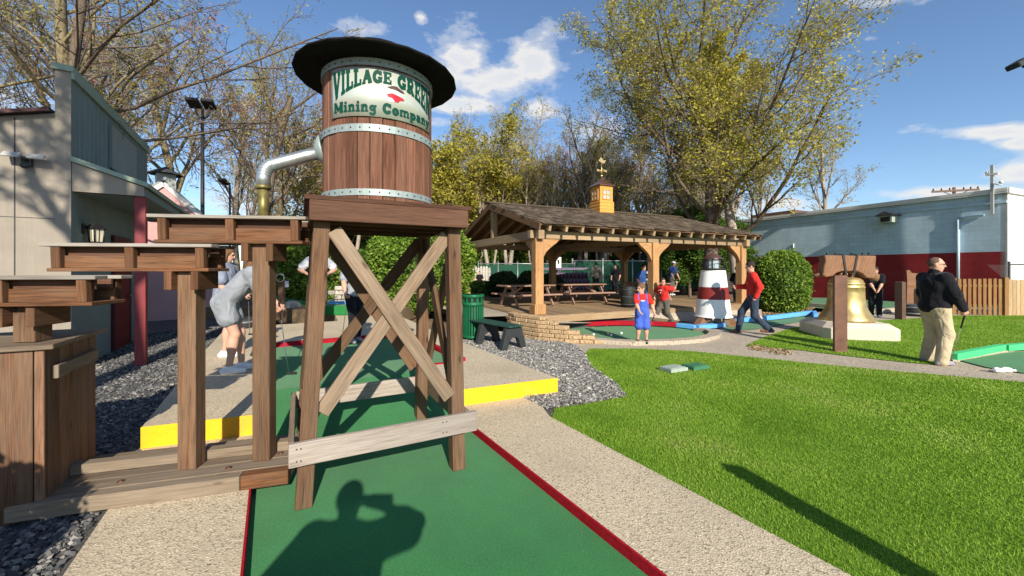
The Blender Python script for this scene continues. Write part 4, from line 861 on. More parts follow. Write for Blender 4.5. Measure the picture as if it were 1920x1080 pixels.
# cupola on the ridge
cx, cw = 4.28, .56; cz = RZ-.12
mm = MB(); mm.bx((cx, YM, cz+.24), (cw+.06, cw+.06, .48), 0, 2); mm.bx((cx, YM, cz+.77), (cw, cw, .58), 0, 2)
for i in range(4): mm.bx((cx, YM, cz+.10+i*.115), (cw+.085, cw+.085, .018))
for i in range(2): mm.bx((cx, YM, cz+.93+i*.07), (cw+.02, cw+.02, .014))
CU = mm.build('cupola', 'cupola_wood', PV)
mm = MB(); rr = cw*.62; mm.prism([(cx-rr, YM-rr, cz+1.06), (cx+rr, YM-rr, cz+1.06), (cx+rr, YM+rr, cz+1.06), (cx-rr, YM+rr, cz+1.06)], (0, 0, .025))
mm.lathe([(rr*1.40, cz+1.086), (rr*.8, cz+1.2), (rr*.3, cz+1.31), (0.02, cz+1.42)], (cx, YM, 0), 4, False)
for i in range(len(mm.v)-16, len(mm.v)):
    p = mm.v[i]; d = p-V((cx, YM, p.z)); c45 = math.cos(PI/4); mm.v[i] = V((cx+(d.x-d.y)*c45, YM+(d.x+d.y)*c45, p.z))
mm.build('cupola_roof', 'copper', CU)
for (dx, dy) in ((0, -1), (-1, 0), (1, 0), (0, 1)):
    mm = MB(); ax = V((-dy, dx, 0)); o = V((cx, YM, cz+.74))+V((dx, dy, 0))*(cw/2+.004); ny = V((dx, dy, 0))
    mm.bx3(o, ax, ny, V((0, 0, 1)), .34, .01, .36); wn_ = mm.build('window', 'lantern_glass', CU)
    mm = MB()
    for k in (-1, 0, 1):
        mm.bx3(o+ny*.012+ax*.16*k, V((0, 0, 1)), ny, ax, .38, .02, .035); mm.bx3(o+ny*.013+V((0, 0, .17*k)), ax, ny, V((0, 0, 1)), .35, .02, .035)
    mm.build('frame', 'cupola_wood', wn_)
mm = MB(); mm.tube([(cx, YM, cz+1.4), (cx, YM, cz+1.98)], .014, 8); mm.sphere((cx, YM, cz+1.47), .045, 10, 6); mm.sphere((cx, YM, cz+1.6), .03, 10, 6)
mm.bx((cx, YM, cz+1.66), (.40, .035, .045)); mm.bx((cx, YM, cz+1.66), (.035, .32, .045)); 
for s in (-1, 1): mm.bx((cx+.19*s, YM, cz+1.66), (.05, .045, .09))
mm.prism([(cx-.15, YM-.01, cz+2.02), (cx+.03, YM-.01, cz+1.93), (cx+.13, YM-.01, cz+1.95), (cx+.2, YM-.01, cz+2.07), (cx+.07, YM-.01, cz+2.05), (cx-.03, YM-.01, cz+2.16), (cx-.09, YM-.01, cz+2.08)], (0, .02, 0)); mm.build('weathervane', 'gold', CU)
def pv(x, y, z=0): c, s = math.cos(PA), math.sin(PA); return P1+V((x*c-y*s, x*s+y*c, z))
# picnic tables
def table(label, loc, rz):
    t = thing('picnic_table', label, 'picnic table', loc, rz, 'picnic tables under the pavilion'); L = 1.75; H_ = .64
    mm = MB()
    for i in range(5): mm.bd((-L/2, -.3+.15*i, H_), (L/2, -.3+.15*i, H_), .038, .14, (0, 0, 1))
    mm.build('table_top', 'table_wood', t)
    for s in (-1, 1):
        mm = MB()
        for i in range(2): mm.bd((-L/2, s*(.56+.14*i), .37), (L/2, s*(.56+.14*i), .37), .038, .13, (0, 0, 1))
        mm.build('seat', 'table_wood', t)
    for x in (-.62, .62):
        for s in (-1, 1):
            mm = MB(); mm.bd((x+.02*s, s*.62, .02), (x+.02*s, s*.2, H_-.02), .09, .038, (0, 1, 0)); mm.build('leg', 'table_wood', t)
        mm = MB(); mm.bd((x+.045, -.68, .32), (x+.045, .68, .32), .09, .036); mm.bd((x+.045, -.34, H_-.06), (x+.045, .34, H_-.06), .08, .036); mm.bd((x-.03, 0, .34), (x*.25, 0, H_-.06), .07, .036); mm.build('crossbar', 'table_wood', t)
    return t
t1 = table('picnic table nearest the green litter bin, beside the corner post', pv(.85, 2.3, PZ), PA+R(3))
dup(t1, pv(3.05, 2.45, PZ), PA-R(4), 'picnic table in the middle between two timber posts')
dup(t1, pv(5.9, 2.4, PZ), PA+R(85), 'picnic table turned end on behind the boy in red')
WB = thing('waste_barrel', 'dark round waste barrel beside the middle pavilion post', 'barrel', pv(3.4, .5, PZ)); WB.scale = (.8, .8, .8)
mm = MB(); mm.lathe([(0, 0), (.24, 0), (.27, .2), (.28, .45), (.27, .78), (.25, .8), (.25, .7), (0, .7)], (0, 0, 0), 20); mm.build('body', 'bin_dark', WB)
mm = MB()
for z in (.12, .4, .68): mm.lathe([(.262, z-.02), (.285, z-.02), (.285, z+.02), (.262, z+.02)], (0, 0, 0), 20)
mm.build('hoop', 'slate', WB)
# banked earth from the deck down to the hole, block retaining wall
mm = MB(); q = [pv(-.4, -.35, .40), pv(2.6, -.35, .36), pv(5.5, -.35, .3), pv(8.4, -.35, .25)]
b = [P(1018, 606, .36), P(1150, 606, .06), P(1300, 604, .05), P(1430, 600, .05)]
for i in range(3): mm.quad([b[i], b[i+1], q[i+1], q[i]])
mm.quad([V((-.9, 10.2, .38)), P(958, 592, .47), pv(-.4, -.35, .40), pv(-.4, 6, .40), V((-3.5, 15, .35))]); mm.build('bank', 'walk', kind='structure')
RW = thing('retaining_wall', 'low stepped wall of tan concrete blocks in front of the pavilion deck', 'retaining wall', (0, 0, 0))
wl = [V((-.16, 9.75, 0)), V((.05, 9.3, 0)), V((.55, 8.75, 0)), V((1.12, 8.45, 0)), V((1.62, 8.35, 0)), V((2.1, 8.3, 0))]
def along(s):
    for a, b in zip(wl[:-1], wl[1:]):
        L = (b-a).length
        if s <= L: return a+(b-a)*(s/L), (b-a).normalized()
        s -= L
    return wl[-1], (wl[-1]-wl[-2]).normalized()
for r in range(6):
    mm = MB(); s0 = .16 if r % 2 else 0; end = [2.85, 2.5, 2.2, 1.92, 1.68, 1.42][r]; zc = .0+.088*(r+.5); s = -.02+s0*.6
    while s < end-.05:
        w = min(rnd.uniform(.26, .36), end-s); p, d = along(s+w/2); nrm = V((d.y, -d.x, 0)); j = rnd.uniform(-.008, .01)
        mm.bx3(p+nrm*(-.07+j-.012*r)+V((0, 0, zc+.04)), d, nrm, V((0, 0, 1)), w-.012, .2, .084); s += w
    mm.build('block_course', 'block', RW, .014)
# litter bin and bench
LBn = thing('litter_bin', 'green slatted metal litter bin at the corner of the bench', 'litter bin', P(887, 634, .08))
mm = MB()
for i in range(24):
    a = 2*PI*i/24; c, s = math.cos(a), math.sin(a); mm.bd((c*.225, s*.225, .04), (c*.225, s*.225, .74), .012, .038, (c, s, 0))
mm.build('slats', 'can_green', LBn)
mm = MB(); mm.lathe([(.2, .02), (.235, .02), (.235, .08), (.2, .08)], (0, 0, 0), 24); mm.build('base_ring', 'can_green', LBn)
mm = MB(); mm.lathe([(.2, .72), (.236, .72), (.236, .80), (.2, .80)], (0, 0, 0), 24); mm.build('middle_ring', 'can_green', LBn)
mm = MB(); mm.lathe([(.2, .90), (.245, .90), (.25, .97), (.2, .97)], (0, 0, 0), 24)
for i in range(12):
    a = 2*PI*i/12; c, s = math.cos(a), math.sin(a); mm.bd((c*.225, s*.225, .79), (c*.225, s*.225, .91), .012, .05, (c, s, 0))
mm.build('rim', 'can_green', LBn)
mm = MB(); mm.lathe([(0, .03), (.185, .03), (.195, .88), (.17, .88), (.16, .1), (0, .1)], (0, 0, 0), 20); mm.build('liner', 'bin_dark', LBn)
bp, bq = V((.02, 7.72, .07)), V((-1.02, 9.0, .07)); bd_ = (bq-bp)
BN = thing('bench', 'dark green recycled plastic bench on black A shaped ends in the gravel', 'bench', bp, math.atan2(bd_.y, bd_.x)); L = bd_.length; bw = .36
mm = MB()
for i in range(3): mm.bd((-.1, -bw/2+.06+.12*i, .435), (L+.08, -bw/2+.06+.12*i, .435), .035, .105, (0, 0, 1))
mm.build('seat', 'bench_green', BN, .006)
for x in (0, L*.5, L-.04):
    mm = MB(); o = x-.05
    out = [(-.3, 0), (-.19, .4), (.19, .4), (.3, 0), (.17, 0)]+[(.13*math.cos(R(a)), .08+.15*math.sin(R(a))) for a in range(0, 181, 20)]+[(-.17, 0)]
    mm.prism([(o, y, z) for y, z in out], (.11, 0, 0)); mm.build('support', 'dark_plastic', BN, .006)
# ------------------------------------------------------------------ second hole with lighthouse
H2 = thing('putting_green', 'round green carpet hole with red far edge beside the lighthouse', 'putting green', P(1200, 625, .05))
o2 = -H2.location
e2 = [P(u, v, .05) for u, v in ((1066, 612), (1160, 611), (1270, 613), (1305, 617), (1326, 624), (1322, 631), (1300, 636), (1250, 639.5), (1190, 640.5), (1130, 637), (1090, 629), (1072, 620))]
mm = MB(); mm.quad([V((p.x, p.y, .058))+o2 for p in e2]); mm.build('carpet', 'turf', H2)
mm = MB(); pts = [P(1068, 614, .05), P(1160, 611.5, .05), P(1225, 612.5, .05), P(1270, 615, .05)]
for a, b in zip(pts[:-1], pts[1:]): a, b = a+o2, b+o2; mm.bd((a.x, a.y, .09), (b.x, b.y, .09), .11, .16)
mm.build('edge', 'bumper_red', H2, .006)
mm = MB(); pts = [P(1271, 615, .05), P(1305, 619, .05), P(1350, 615, .05), P(1380, 606, .05)]
for a, b in zip(pts[:-1], pts[1:]): a, b = a+o2, b+o2; mm.bd((a.x, a.y, .08), (b.x, b.y, .08), .10, .2)
mm.build('edge', 'blue_paint', H2, .006)
mm = MB(); ring = [(1300, 621), (1322, 624), (1330, 628), (1326, 633), (1300, 639), (1250, 643), (1190, 644.5), (1125, 641), (1085, 634)]
inn = [P(u, v, .05)+o2 for u, v in ring]; mm2 = MB()
for a, b in zip(inn[:-1], inn[1:]):
    c = (a+b)/2; d = (b-a).normalized(); nn = V((-d.y, d.x, 0)); 
    mm.prism([V((a.x, a.y, .0)), V((b.x, b.y, .0)), V((b.x, b.y, 0))+(b-P(1200, 622, .05)-o2).normalized()*.25, V((a.x, a.y, 0))+(a-P(1200, 622, .05)-o2).normalized()*.25], (0, 0, .085))
mm.build('curb', 'walk', H2)
LH = thing('lighthouse', 'model lighthouse of white and dark red bands beside the round hole', 'model lighthouse', P(1337, 611, .05), 0)
h0 = .28; hs = 11.5/750
def ring(name, z0, z1, mat, r0=None):
    f = lambda z: .46-.155*(z-h0)/1.27
    mm = MB(); mm.lathe([(f(z0), z0), (f(z1), z1)], (0, 0, 0), 32); return mm.build(name, mat, LH)
ring('lower_band', h0, h0+.46, 'white_paint'); ring('middle_band', h0+.461, h0+.79, 'band_red'); ring('upper_band', h0+.791, h0+1.27, 'white_paint')
mm = MB(); mm.lathe([(.485, h0-.02), (.485, h0+.015), (.45, h0+.015)], (0, 0, 0), 32); mm.build('skirt_rim', 'white_paint', LH)
mm = MB(); mm.lathe([(0, h0+1.25), (.33, h0+1.25), (.33, h0+1.30), (.2, h0+1.30)], (0, 0, 0), 24); mm.build('gallery', 'iron', LH)
mm = MB(); mm.lathe([(.17, h0+1.30), (.17, h0+1.56), (0, h0+1.56)], (0, 0, 0), 12, False); mm.build('lantern_glass', 'lantern_glass', LH)
mm = MB()
for i in range(12):
    a = 2*PI*i/12; mm.tube([(.31*math.cos(a), .31*math.sin(a), h0+1.30), (.31*math.cos(a), .31*math.sin(a), h0+1.5)], .007, 5)
    if i % 2 == 0: mm.tube([(.178*math.cos(a), .178*math.sin(a), h0+1.30), (.178*math.cos(a), .178*math.sin(a), h0+1.57)], .012, 5)
mm.lathe([(.303, h0+1.49), (.317, h0+1.49), (.317, h0+1.505), (.303, h0+1.505)], (0, 0, 0), 24); mm.build('railing', 'iron', LH)
mm = MB(); mm.lathe([(.245, h0+1.56), (.24, h0+1.575), (.12, h0+1.67), (.03, h0+1.71), (.02, h0+1.75), (0, h0+1.76)], (0, 0, 0), 20); mm.build('roof', 'copper', LH)
mm = MB()
for i in range(10):
    a = 2*PI*i/10+.15; w = .2
    mm.prism([V((math.cos(a-w)*.42, math.sin(a-w)*.42, .0)), V((math.cos(a+w)*.42, math.sin(a+w)*.42, .0)), V((math.cos(a+w)*.40, math.sin(a+w)*.40, h0-.02)), V((math.cos(a-w)*.40, math.sin(a-w)*.40, h0-.02))], V((-math.cos(a), -math.sin(a), 0))*.06)
mm.build('base_staves', 'deck_wood', LH)
for a in (R(205), R(335), R(100)):
    mm = MB(); c, s = math.cos(a), math.sin(a); r0 = .36
    mm.prism([V((c*(r0+x)-s*-.09, s*(r0+x)+c*-.09, z)) for x, z in ((0, 0), (.32, 0), (.27, .09), (.15, .22), (.05, h0), (0, h0))], V((-s, c, 0))*.18); mm.build('buttress', 'yoke_wood', LH)
mm = MB(); a = R(243); c, s = math.cos(a), math.sin(a)
mm.tube([(c*.38, s*.38, .1), (c*.47, s*.47, .1)], .1, 14); mm.build('ball_pipe', 'iron', LH)
for nm, lab, loc, mt in (('golf_ball', 'white golf ball on the round green', P(1146, 631, .055), 'ball'), ('golf_ball', 'yellow golf ball on the round green', P(1140, 628, .055), 'ball_yellow'), ('golf_ball', 'white golf ball nearest the block wall on the round green', P(1113, 630, .055), 'ball'), ('golf_ball', 'white golf ball far from the others near the red edge', P(1165, 627, .055), 'ball')):
    mm = MB(); mm.sphere((0, 0, .03), .03, 12, 8); b_ = mm.build(nm, mt); b_.location = loc; tag(b_, lab, 'golf ball', 'golf balls on the round green')
H4 = thing('putting_green', 'far green carpet hole with pale blue edge behind the man in red', 'putting green', P(1460, 600, .05))
o4 = -H4.location; e4 = [P(u, v, .05) for u, v in ((1350, 612), (1392, 606), (1450, 601), (1526, 591), (1530, 598), (1460, 611), (1410, 619), (1365, 620))]
mm = MB(); mm.quad([V((p.x, p.y, .062))+o4 for p in e4[::-1]]); mm.build('carpet', 'turf_far', H4)
mm = MB()
for a, b in zip(e4[1:4], e4[2:5]): a, b = a+o4, b+o4; mm.bd((a.x, a.y, .10), (b.x, b.y, .10), .13, .12)
mm.build('edge', 'blue_paint', H4, .006)
H5 = thing('putting_green', 'distant green carpet behind the gold bell and brown post', 'putting green', P(1640, 580, .05))
mm = MB(); mm.quad([P(u, v, .07)-H5.location for u, v in ((1520, 558), (1700, 560), (1690, 584), (1640, 588), (1500, 574))]); mm.build('carpet', 'turf_far', H5)
mm = MB()
pts = [P(1500, 574, .05), P(1560, 579, .05), P(1640, 588.5, .05), P(1692, 584, .05)]
for a, b in zip(pts[:-1], pts[1:]): a, b = a-H5.location, b-H5.location; mm.bd((a.x, a.y, .09), (b.x, b.y, .09), .14, .15)
mm.build('edge', 'walk', H5)
# ------------------------------------------------------------------ right hand hole with bright green edge
H3 = thing('putting_green', 'green carpet hole with bright mint edge at the right of the walkway', 'putting green', P(1850, 675, .05)); o3 = -H3.location
e3 = [P(1800, 677, .05), P(1880, 663, .05), V((10.6, 7.75, 0)), V((11.5, 5.6, 0)), P(1920, 701, .05), P(1850, 690, .05)]
mm = MB(); mm.quad([V((p.x, p.y, .064))+o3 for p in e3[::-1]]); mm.build('carpet', 'turf', H3)
mm = MB()
for a, b in ((P(1787, 678, .05), P(1878, 660, .05)), (P(1884, 660.5, .05), V((10.6, 7.85, 0)))): a, b = a+o3, b+o3; mm.bd((a.x, a.y, .085), (b.x, b.y, .085), .11, .12)
mm.build('edge', 'mint_paint', H3, .006)
mm = MB(); mm.prism([P(1777, 676, .05)+o3, P(1925, 648, .05)+o3, P(1925, 655, .05)+o3, P(1787, 680, .05)+o3], (0, 0, .04)); mm.build('curb', 'walk', H3)
WBt = thing('plastic_bottle', 'crumpled clear plastic bottle lying on the walkway by the mint edged hole', 'bottle', P(1884, 699, .05)); 
mm = MB(); mm.tube([(-.16, 0, .04), (-.13, .01, .045), (-.05, 0, .035), (.02, .015, .045), (.08, 0, .04), (.12, 0, .035)], [.02, .04, .033, .042, .036, .015], 9); mm.build('body', 'white_plastic', WBt)
mm = MB(); mm.tube([(.12, 0, .035), (.155, -.004, .035)], .016, 9); mm.build('cap', 'ball', WBt)
for (u, v, du, dv, lab, mt) in ((1263, 694, 17, 3.2, 'pale flat irrigation box lid in the lawn', 'box_pale'), (1304, 690, 20, 5, 'green flat irrigation box lid in the lawn', 'box_green')):
    c = P(u, v, .06); mm = MB(); mm.bx((0, 0, 0), (.34, .24, .05)); mm.bx((0, 0, .028), (.30, .20, .008)); mm.bx((.1, 0, .034), (.05, .03, .006)); b_ = mm.build('valve_box_lid', mt, bev=.006); b_.location = c+V((0, 0, .025)); b_.rotation_euler = (0, 0, R(24)); tag(b_, lab, 'valve box')
# ------------------------------------------------------------------ bell, posts, fences
BLc = P(1586, 629, .05); BL_ = thing('bell', 'large gold bell under a carved wooden yoke on a pale stone plinth', 'bell', BLc, R(-14)); BL_.scale = (.77, .77, .93)
mm = MB(); a = .92; c = .12
sq = [(-a, -a+c*2), (-a+c, -a), (a-c*1.5, -a), (a, -a+c), (a, a-c), (a-c, a), (-a+c, a), (-a, a-c)]
mm.prism([(x, y, 0) for x, y in sq], (0, 0, .26)); n0 = len(mm.v)
mm.v += [V((x, y, .26)) for x, y in sq]+[V((x*.80, y*.80, .385)) for x, y in sq]
for i in range(8): j = (i+1) % 8; mm.face((n0+i, n0+j, n0+8+j, n0+8+i), [(0, 0), (1, 0), (1, .3), (0, .3)])
mm.face([n0+8+i for i in range(8)], [(0, 0)]*8); mm.build('plinth', 'plinth', BL_, .01)
bp_ = [(.60, .40), (.68, .385), (.685, .42), (.66, .47), (.60, .55), (.53, .65), (.48, .78), (.455, .92), (.445, 1.08), (.44, 1.2), (.452, 1.21), (.452, 1.235), (.435, 1.25), (.432, 1.29), (.443, 1.30), (.443, 1.32), (.425, 1.335), (.40, 1.40), (.34, 1.44), (.22, 1.47), (0, 1.475)]
mm = MB(); mm.lathe(bp_, (0, 0, 0), 48); mm.lathe([(.56, .40), (.46, .62), (.40, .9), (0, 1.3)], (0, 0, 0), 32); be = mm.build('bell_body', 'bronze', BL_)
mm = MB()
for x in (-.12, 0, .12): mm.tube([(x, -.02, 1.45), (x*1.4, -.05, 1.54), (x*.8, 0, 1.62)], .035, 8)
mm.build('crown', 'bronze', BL_)
mm = MB(); out = [(-.67, 1.60), (-.70, 1.52), (-.60, 1.47), (-.42, 1.50), (-.33, 1.58), (-.2, 1.62), (.2, 1.62), (.33, 1.56), (.44, 1.46), (.6, 1.44), (.70, 1.50), (.68, 1.60), (.66, 1.75), (.68, 2.0), (-.64, 2.02), (-.62, 1.86), (-.66, 1.72)]
mm.prism([(x, -.19, z) for x, z in out], (0, .38, 0)); YK = mm.build('yoke', 'yoke_wood', BL_, .02)
for x in (-.52, -.2, .1, .42): 
    pass
mm = MB()
for x in (-.52, -.3, .12, .40, .56): mm.tube([(x, -.05, 2.0), (x, -.05, 2.05)], .022, 7); mm.sphere((x, -.05, 2.06), .03, 7, 5)
mm.build('yoke_bolts', 'iron', YK)
for (x0, x1) in ((-.16, -.08), (.2, .1)): mm = MB(); mm.bd((x0, -.20, 2.03), (x1, -.205, 1.5), .02, .05, (0, 1, 0)); mm.bd((x0, -.20, 2.03), (x0, .2, 2.03), .02, .05); mm.build('strap', 'iron', BL_)
mm = MB(); mm.tube([(-.86, -.02, 1.5), (-.6, -.05, 1.55)], .05, 8); mm.build('axle', 'yoke_wood', BL_); mm = MB(); mm.tube([(.6, -.05, 1.5), (.78, -.06, 1.46)], .1, 10); mm.build('axle', 'yoke_wood', BL_)
mm = MB(); mm.tube([(0, 0, .9), (0, 0, .52)], .03, 8); mm.sphere((0, 0, .5), .09, 12, 8); mm.build('clapper', 'iron', BL_)
def hole_post(label, loc, h, w, d, rz=0, mat='post_brown', group=None):
    mm = MB(); mm.bx((0, 0, h/2), (w, d, h), 0, 2); mm.bx((0, 0, h+.004), (w-.03, d-.03, .012)); b_ = mm.build('marker_post', mat, bev=.006); b_.location = loc; b_.rotation_euler = (0, 0, rz); tag(b_, label, 'post', group); return b_
hole_post('flat rusty brown post standing in front of the gold bell', P(1575, 660, .05), 1.43, .2, .09, R(-20), 'rust_post')
hole_post('square brown wooden post between the bell and the man in black', P(1688, 599, .05), 1.16, .19, .19, R(20))
pf = hole_post('brown marker post with a round disc and white card by the hedge', P(528, 597, .2), 1.07, .15, .12, 0)
mm = MB(); mm.lathe([(.10, -.008), (.125, -.008), (.125, .008), (.10, .008)], (0, 0, 0), 20); d_ = mm.build('disc', 'mast', pf); d_.rotation_euler = (R(90), 0, 0); d_.location = (.0, -.07, 1.16)
mm = MB(); mm.bx((.18, -.06, .98), (.1, .012, .18)); mm.build('card', 'cloth_white', pf)
hole_post('brown marker post standing on the lawn right of the camera', (2.54, .50, .05), 1.47, .15, .1, R(-20), 'rust_post')
HB = thing('half_barrel', 'dark half barrel planter behind the man in black', 'planter', P(1718, 592, .05))
mm = MB(); mm.lathe([(0, 0), (.30, 0), (.36, .2), (.37, .38), (.34, .38), (.33, .3), (0, .3)], (0, 0, 0), 20); mm.build('barrel', 'slate', HB)
mm = MB()
for z in (.09, .29): mm.lathe([(.33+z*.1, z-.02), (.355+z*.08, z-.02), (.36+z*.08, z+.02), (.34+z*.1, z+.02)], (0, 0, 0), 20)
mm.build('hoop', 'chain_grey', HB)
WBk = thing('wooden_totem', 'wide brown carved wooden board rising behind the man in black', 'carved board', P(1722, 584, .05), R(-25))
mm = MB(); o_ = [(-.36, 0), (.36, 0), (.34, 1.2), (.38, 1.45), (.3, 1.5), (.22, 1.42), (.0, 1.4), (-.2, 1.42), (-.27, 1.53), (-.36, 1.5), (-.34, 1.2)]
mm.prism([(x, -.06, z) for x, z in o_], (0, .12, 0)); mm.build('board', 'yoke_wood', WBk, .01)
mm = MB(); mm.bx((-.0, -.075, .7), (.05, .03, 1.2), 0, 2); mm.build('batten', 'dark_cedar', WBk)
def picket(label, a, b, h, w, gap, mat, rail=True, jit=.02, cat='fence', posts_at=(), top='flat', postmat=None):
    a, b = V(a), V(b); d = (b-a); L = d.length; t = thing('picket_fence', label, cat, a, math.atan2(d.y, d.x)); n = int(L/(w+gap)); mm = MB()
    for i in range(n):
        x = (i+.5)*L/n; hh = h+rnd.uniform(-jit, jit)
        if top == 'point': mm.prism([(x-w/2, 0, 0), (x+w/2, 0, 0), (x+w/2, 0, hh-w*.5), (x+w*.2, 0, hh), (x-w*.2, 0, hh), (x-w/2, 0, hh-w*.5)], (0, .02, 0))
        else: mm.bd((x, 0, 0), (x, 0, hh), w, .02, (1, 0, 0))
    mm.build('pickets', mat, t)
    if rail: mm = MB(); mm.bd((0, .035, h*.25), (L, .035, h*.25), .08, .035); mm.bd((0, .035, h*.8), (L, .035, h*.8), .08, .035); mm.build('rail', mat, t)
    for x in posts_at: mm = MB(); mm.bx((x, .02, h/2+.04), (.14, .1, h+.08), 0, 2); mm.build('post', postmat or mat, t)
    return t
fa, fb, fc = P(1776, 589, .05), P(1880, 591.5, .05), V((20.2, 13.6, .05))
picket('brown stained picket fence below the red wall', fa, fb, 1.24, .085, .045, 'picket_brown', posts_at=(.1,))
picket('golden tan board fence at the far right under the chain link', fb+V((.06, 0, 0)), fc, 1.2, .13, .006, 'fence_tan', posts_at=(.05,), postmat='picket_brown')
picket('weathered grey picket fence beside the trees left of the pavilion', (-4.6, 22.5, .3), (-1.2, 22.6, .3), 1.45, .13, .02, 'picket_grey', top='point', jit=.05)
CL = thing('chain_link_fence', 'chain link fence against the white end of the block building', 'fence', V((18.0, 14.5, .05)), R(-12))
mm = MB(); hgt = 1.72
for i in range(46):
    x0 = i*.055*1.2
    for s in (-1, 1):
        xa, xb = (x0, x0+1.0) if s > 0 else (x0+.0, x0-1.0)
        za, zb = 1.1, hgt
        f = (zb-za)/1.0
        mm.tube([(xa, 0, za), (xa+s*(zb-za), 0, zb)], .005, 3, False)
mm.build('mesh', 'chain_grey', CL)
mm = MB(); mm.tube([(0, 0, hgt), (3.4, 0, hgt)], .022, 8)
for x in (.02, 1.7, 3.4): mm.tube([(x, 0, 0), (x, 0, hgt+.12)], .034, 8)
mm.build('frame', 'slate', CL)
# green screened fence behind the pavilion
ga, gb = V((3.7, 24.6, .2)), V((13.4, 26.2, .2)); gd = gb-ga
GS = thing('screen_fence', 'dark green screened metal fence behind the pavilion', 'fence', ga, math.atan2(gd.y, gd.x))
mm = MB(); mm.bx((gd.length/2, 0, 1.0), (gd.length, .02, 1.75)); mm.build('screen', 'screen_green', GS)
for i in range(6):
    mm = MB(); x = gd.length*i/5; mm.tube([(x, -.05, 0), (x, -.05, 2.0)], .045, 8); mm.sphere((x, -.05, 2.02), .06, 8, 6); mm.build('post', 'fence_metal', GS)
mm = MB(); mm.tube([(0, -.05, 1.93), (gd.length, -.05, 1.93)], .03, 8); mm.build('rail', 'fence_metal', GS)
g2 = dup(GS, (-2.0, 23.6, .2), R(9), 'short dark green screened fence behind the round bushes', None, (.6, 1, .9))
# purple stepped game piece and the small white schoolhouse behind the pavilion
PG = thing('stepped_display', 'purple stepped display with rows of scallops behind the picnic tables', 'game obstacle', (2.85, 20.6, .3), R(4))
for i in range(3):
    mm = MB(); mm.bx((0, .28*i, .22+.36*i*1.0), (2.5-.06*i, .28, .36)); st_ = mm.build('step', 'purple', PG)
    mm = MB()
    for j in range(12): mm.lathe([(.085, -.14), (.07, .02), (.03, .1), (0, .12)], (-1.1+.2*j, .28*i-.15, .24+.36*i), 8)
    mm.build('scallops', 'frame_red', st_)
mm = MB(); mm.bx((0, .62, 1.33), (2.4, .3, .12)); mm.build('top', 'purple', PG)
SHs = thing('model_schoolhouse', 'tiny white model building with a belfry above the purple display', 'model house', (2.35, 21.6, .25))
mm = MB(); mm.bx((0, 0, 1.0), (.55, .5, 2.0)); mm.prism([(-.3, -.28, 1.42), (.3, -.28, 1.42), (0, -.28, 1.7)], (0, .5, 0)); mm.build('walls', 'white_paint', SHs)
mm = MB(); mm.bx((0, 0, 2.15), (.34, .34, .36)); mm.lathe([(.26, 2.33), (0, 2.58)], (0, 0, 0), 4, False); mm.build('belfry', 'white_paint', SHs)
mm = MB()
for x in (-.13, .13): mm.bx((x, -.255, 1.75), (.1, .02, .22))
mm.bx((0, -.255, 1.2), (.16, .02, .3)); mm.build('windows', 'iron', SHs)
# left rear: stone wall with blue topped green hole, grey box
SWl = thing('stone_wall', 'low pale stone wall behind the white shirted player', 'stone wall', (-5.65, 13.3, .3), R(5))
for r in range(5):
    mm = MB(); x = -.2*(r % 2)-.2
    while x < 1.9:
        w = rnd.uniform(.22, .42); mm.bx((x+w/2, rnd.uniform(-.015, .015), .08+.15*r), (w-.015, .34, .135)); x += w
    mm.build('stone_course', 'stone_wall', SWl, .02)
H6 = thing('putting_green', 'raised green hole with blue rim seen between the tower legs', 'putting green', (-4.95, 12.2, .25), R(4))
mm = MB(); mm.bx((0, 0, .14), (1.5, .8, .26)); mm.build('carpet', 'turf', H6)
mm = MB(); mm.bx((0, .36, .31), (1.52, .14, .08)); mm.build('edge', 'blue_paint', H6)
H7 = thing('putting_green', 'small sloping green hole beside the hedge and marker post', 'putting green', (-8.2, 13.6, .3), R(0))
mm = MB(); mm.prism([(0, 0, .0), (1.6, 0, .0), (1.6, 0, .10), (.5, 0, .30), (0, 0, .45)], (0, 1.2, 0)); mm.build('carpet', 'turf', H7)
PB_ = thing('half_barrel', 'grey half barrel planter behind the bending woman', 'planter', (-6.35, 9.3, .05))
mm = MB(); mm.lathe([(0, 0), (.22, 0), (.29, .2), (.3, .42), (.27, .42), (.26, .36), (0, .36)], (0, 0, 0), 18); mm.build('barrel', 'slate', PB_)
mm = MB()
for z in (.1, .33): mm.lathe([(.24+z*.14, z-.02), (.265+z*.13, z-.02), (.27+z*.13, z+.02), (.25+z*.14, z+.02)], (0, 0, 0), 18)
mm.build('hoop', 'chain_grey', PB_)
for (u, v, r, lab) in ((505, 592, .32, 'low grey boulder left of the marker post'), (548, 588, .36, 'grey boulder right of the marker post')):
    bm = bmesh.new(); bmesh.ops.create_icosphere(bm, subdivisions=3, radius=r); q = random.Random(int(u))
    for vv in bm.verts:
        n_ = V((math.sin(vv.co.x*9+u), math.sin(vv.co.y*8+v), math.sin(vv.co.z*10))); vv.co += vv.co.normalized()*r*.12*(n_.x+n_.y*.7); vv.co.z *= .75
    me = bpy.data.meshes.new('boulder'); bm.to_mesh(me); bm.free(); me.materials.append(MAT['stone_wall']); b_ = link('boulder', me); b_.location = P(u, v, .15)+V((0, 0, r*.4)); tag(b_, lab, 'boulder')
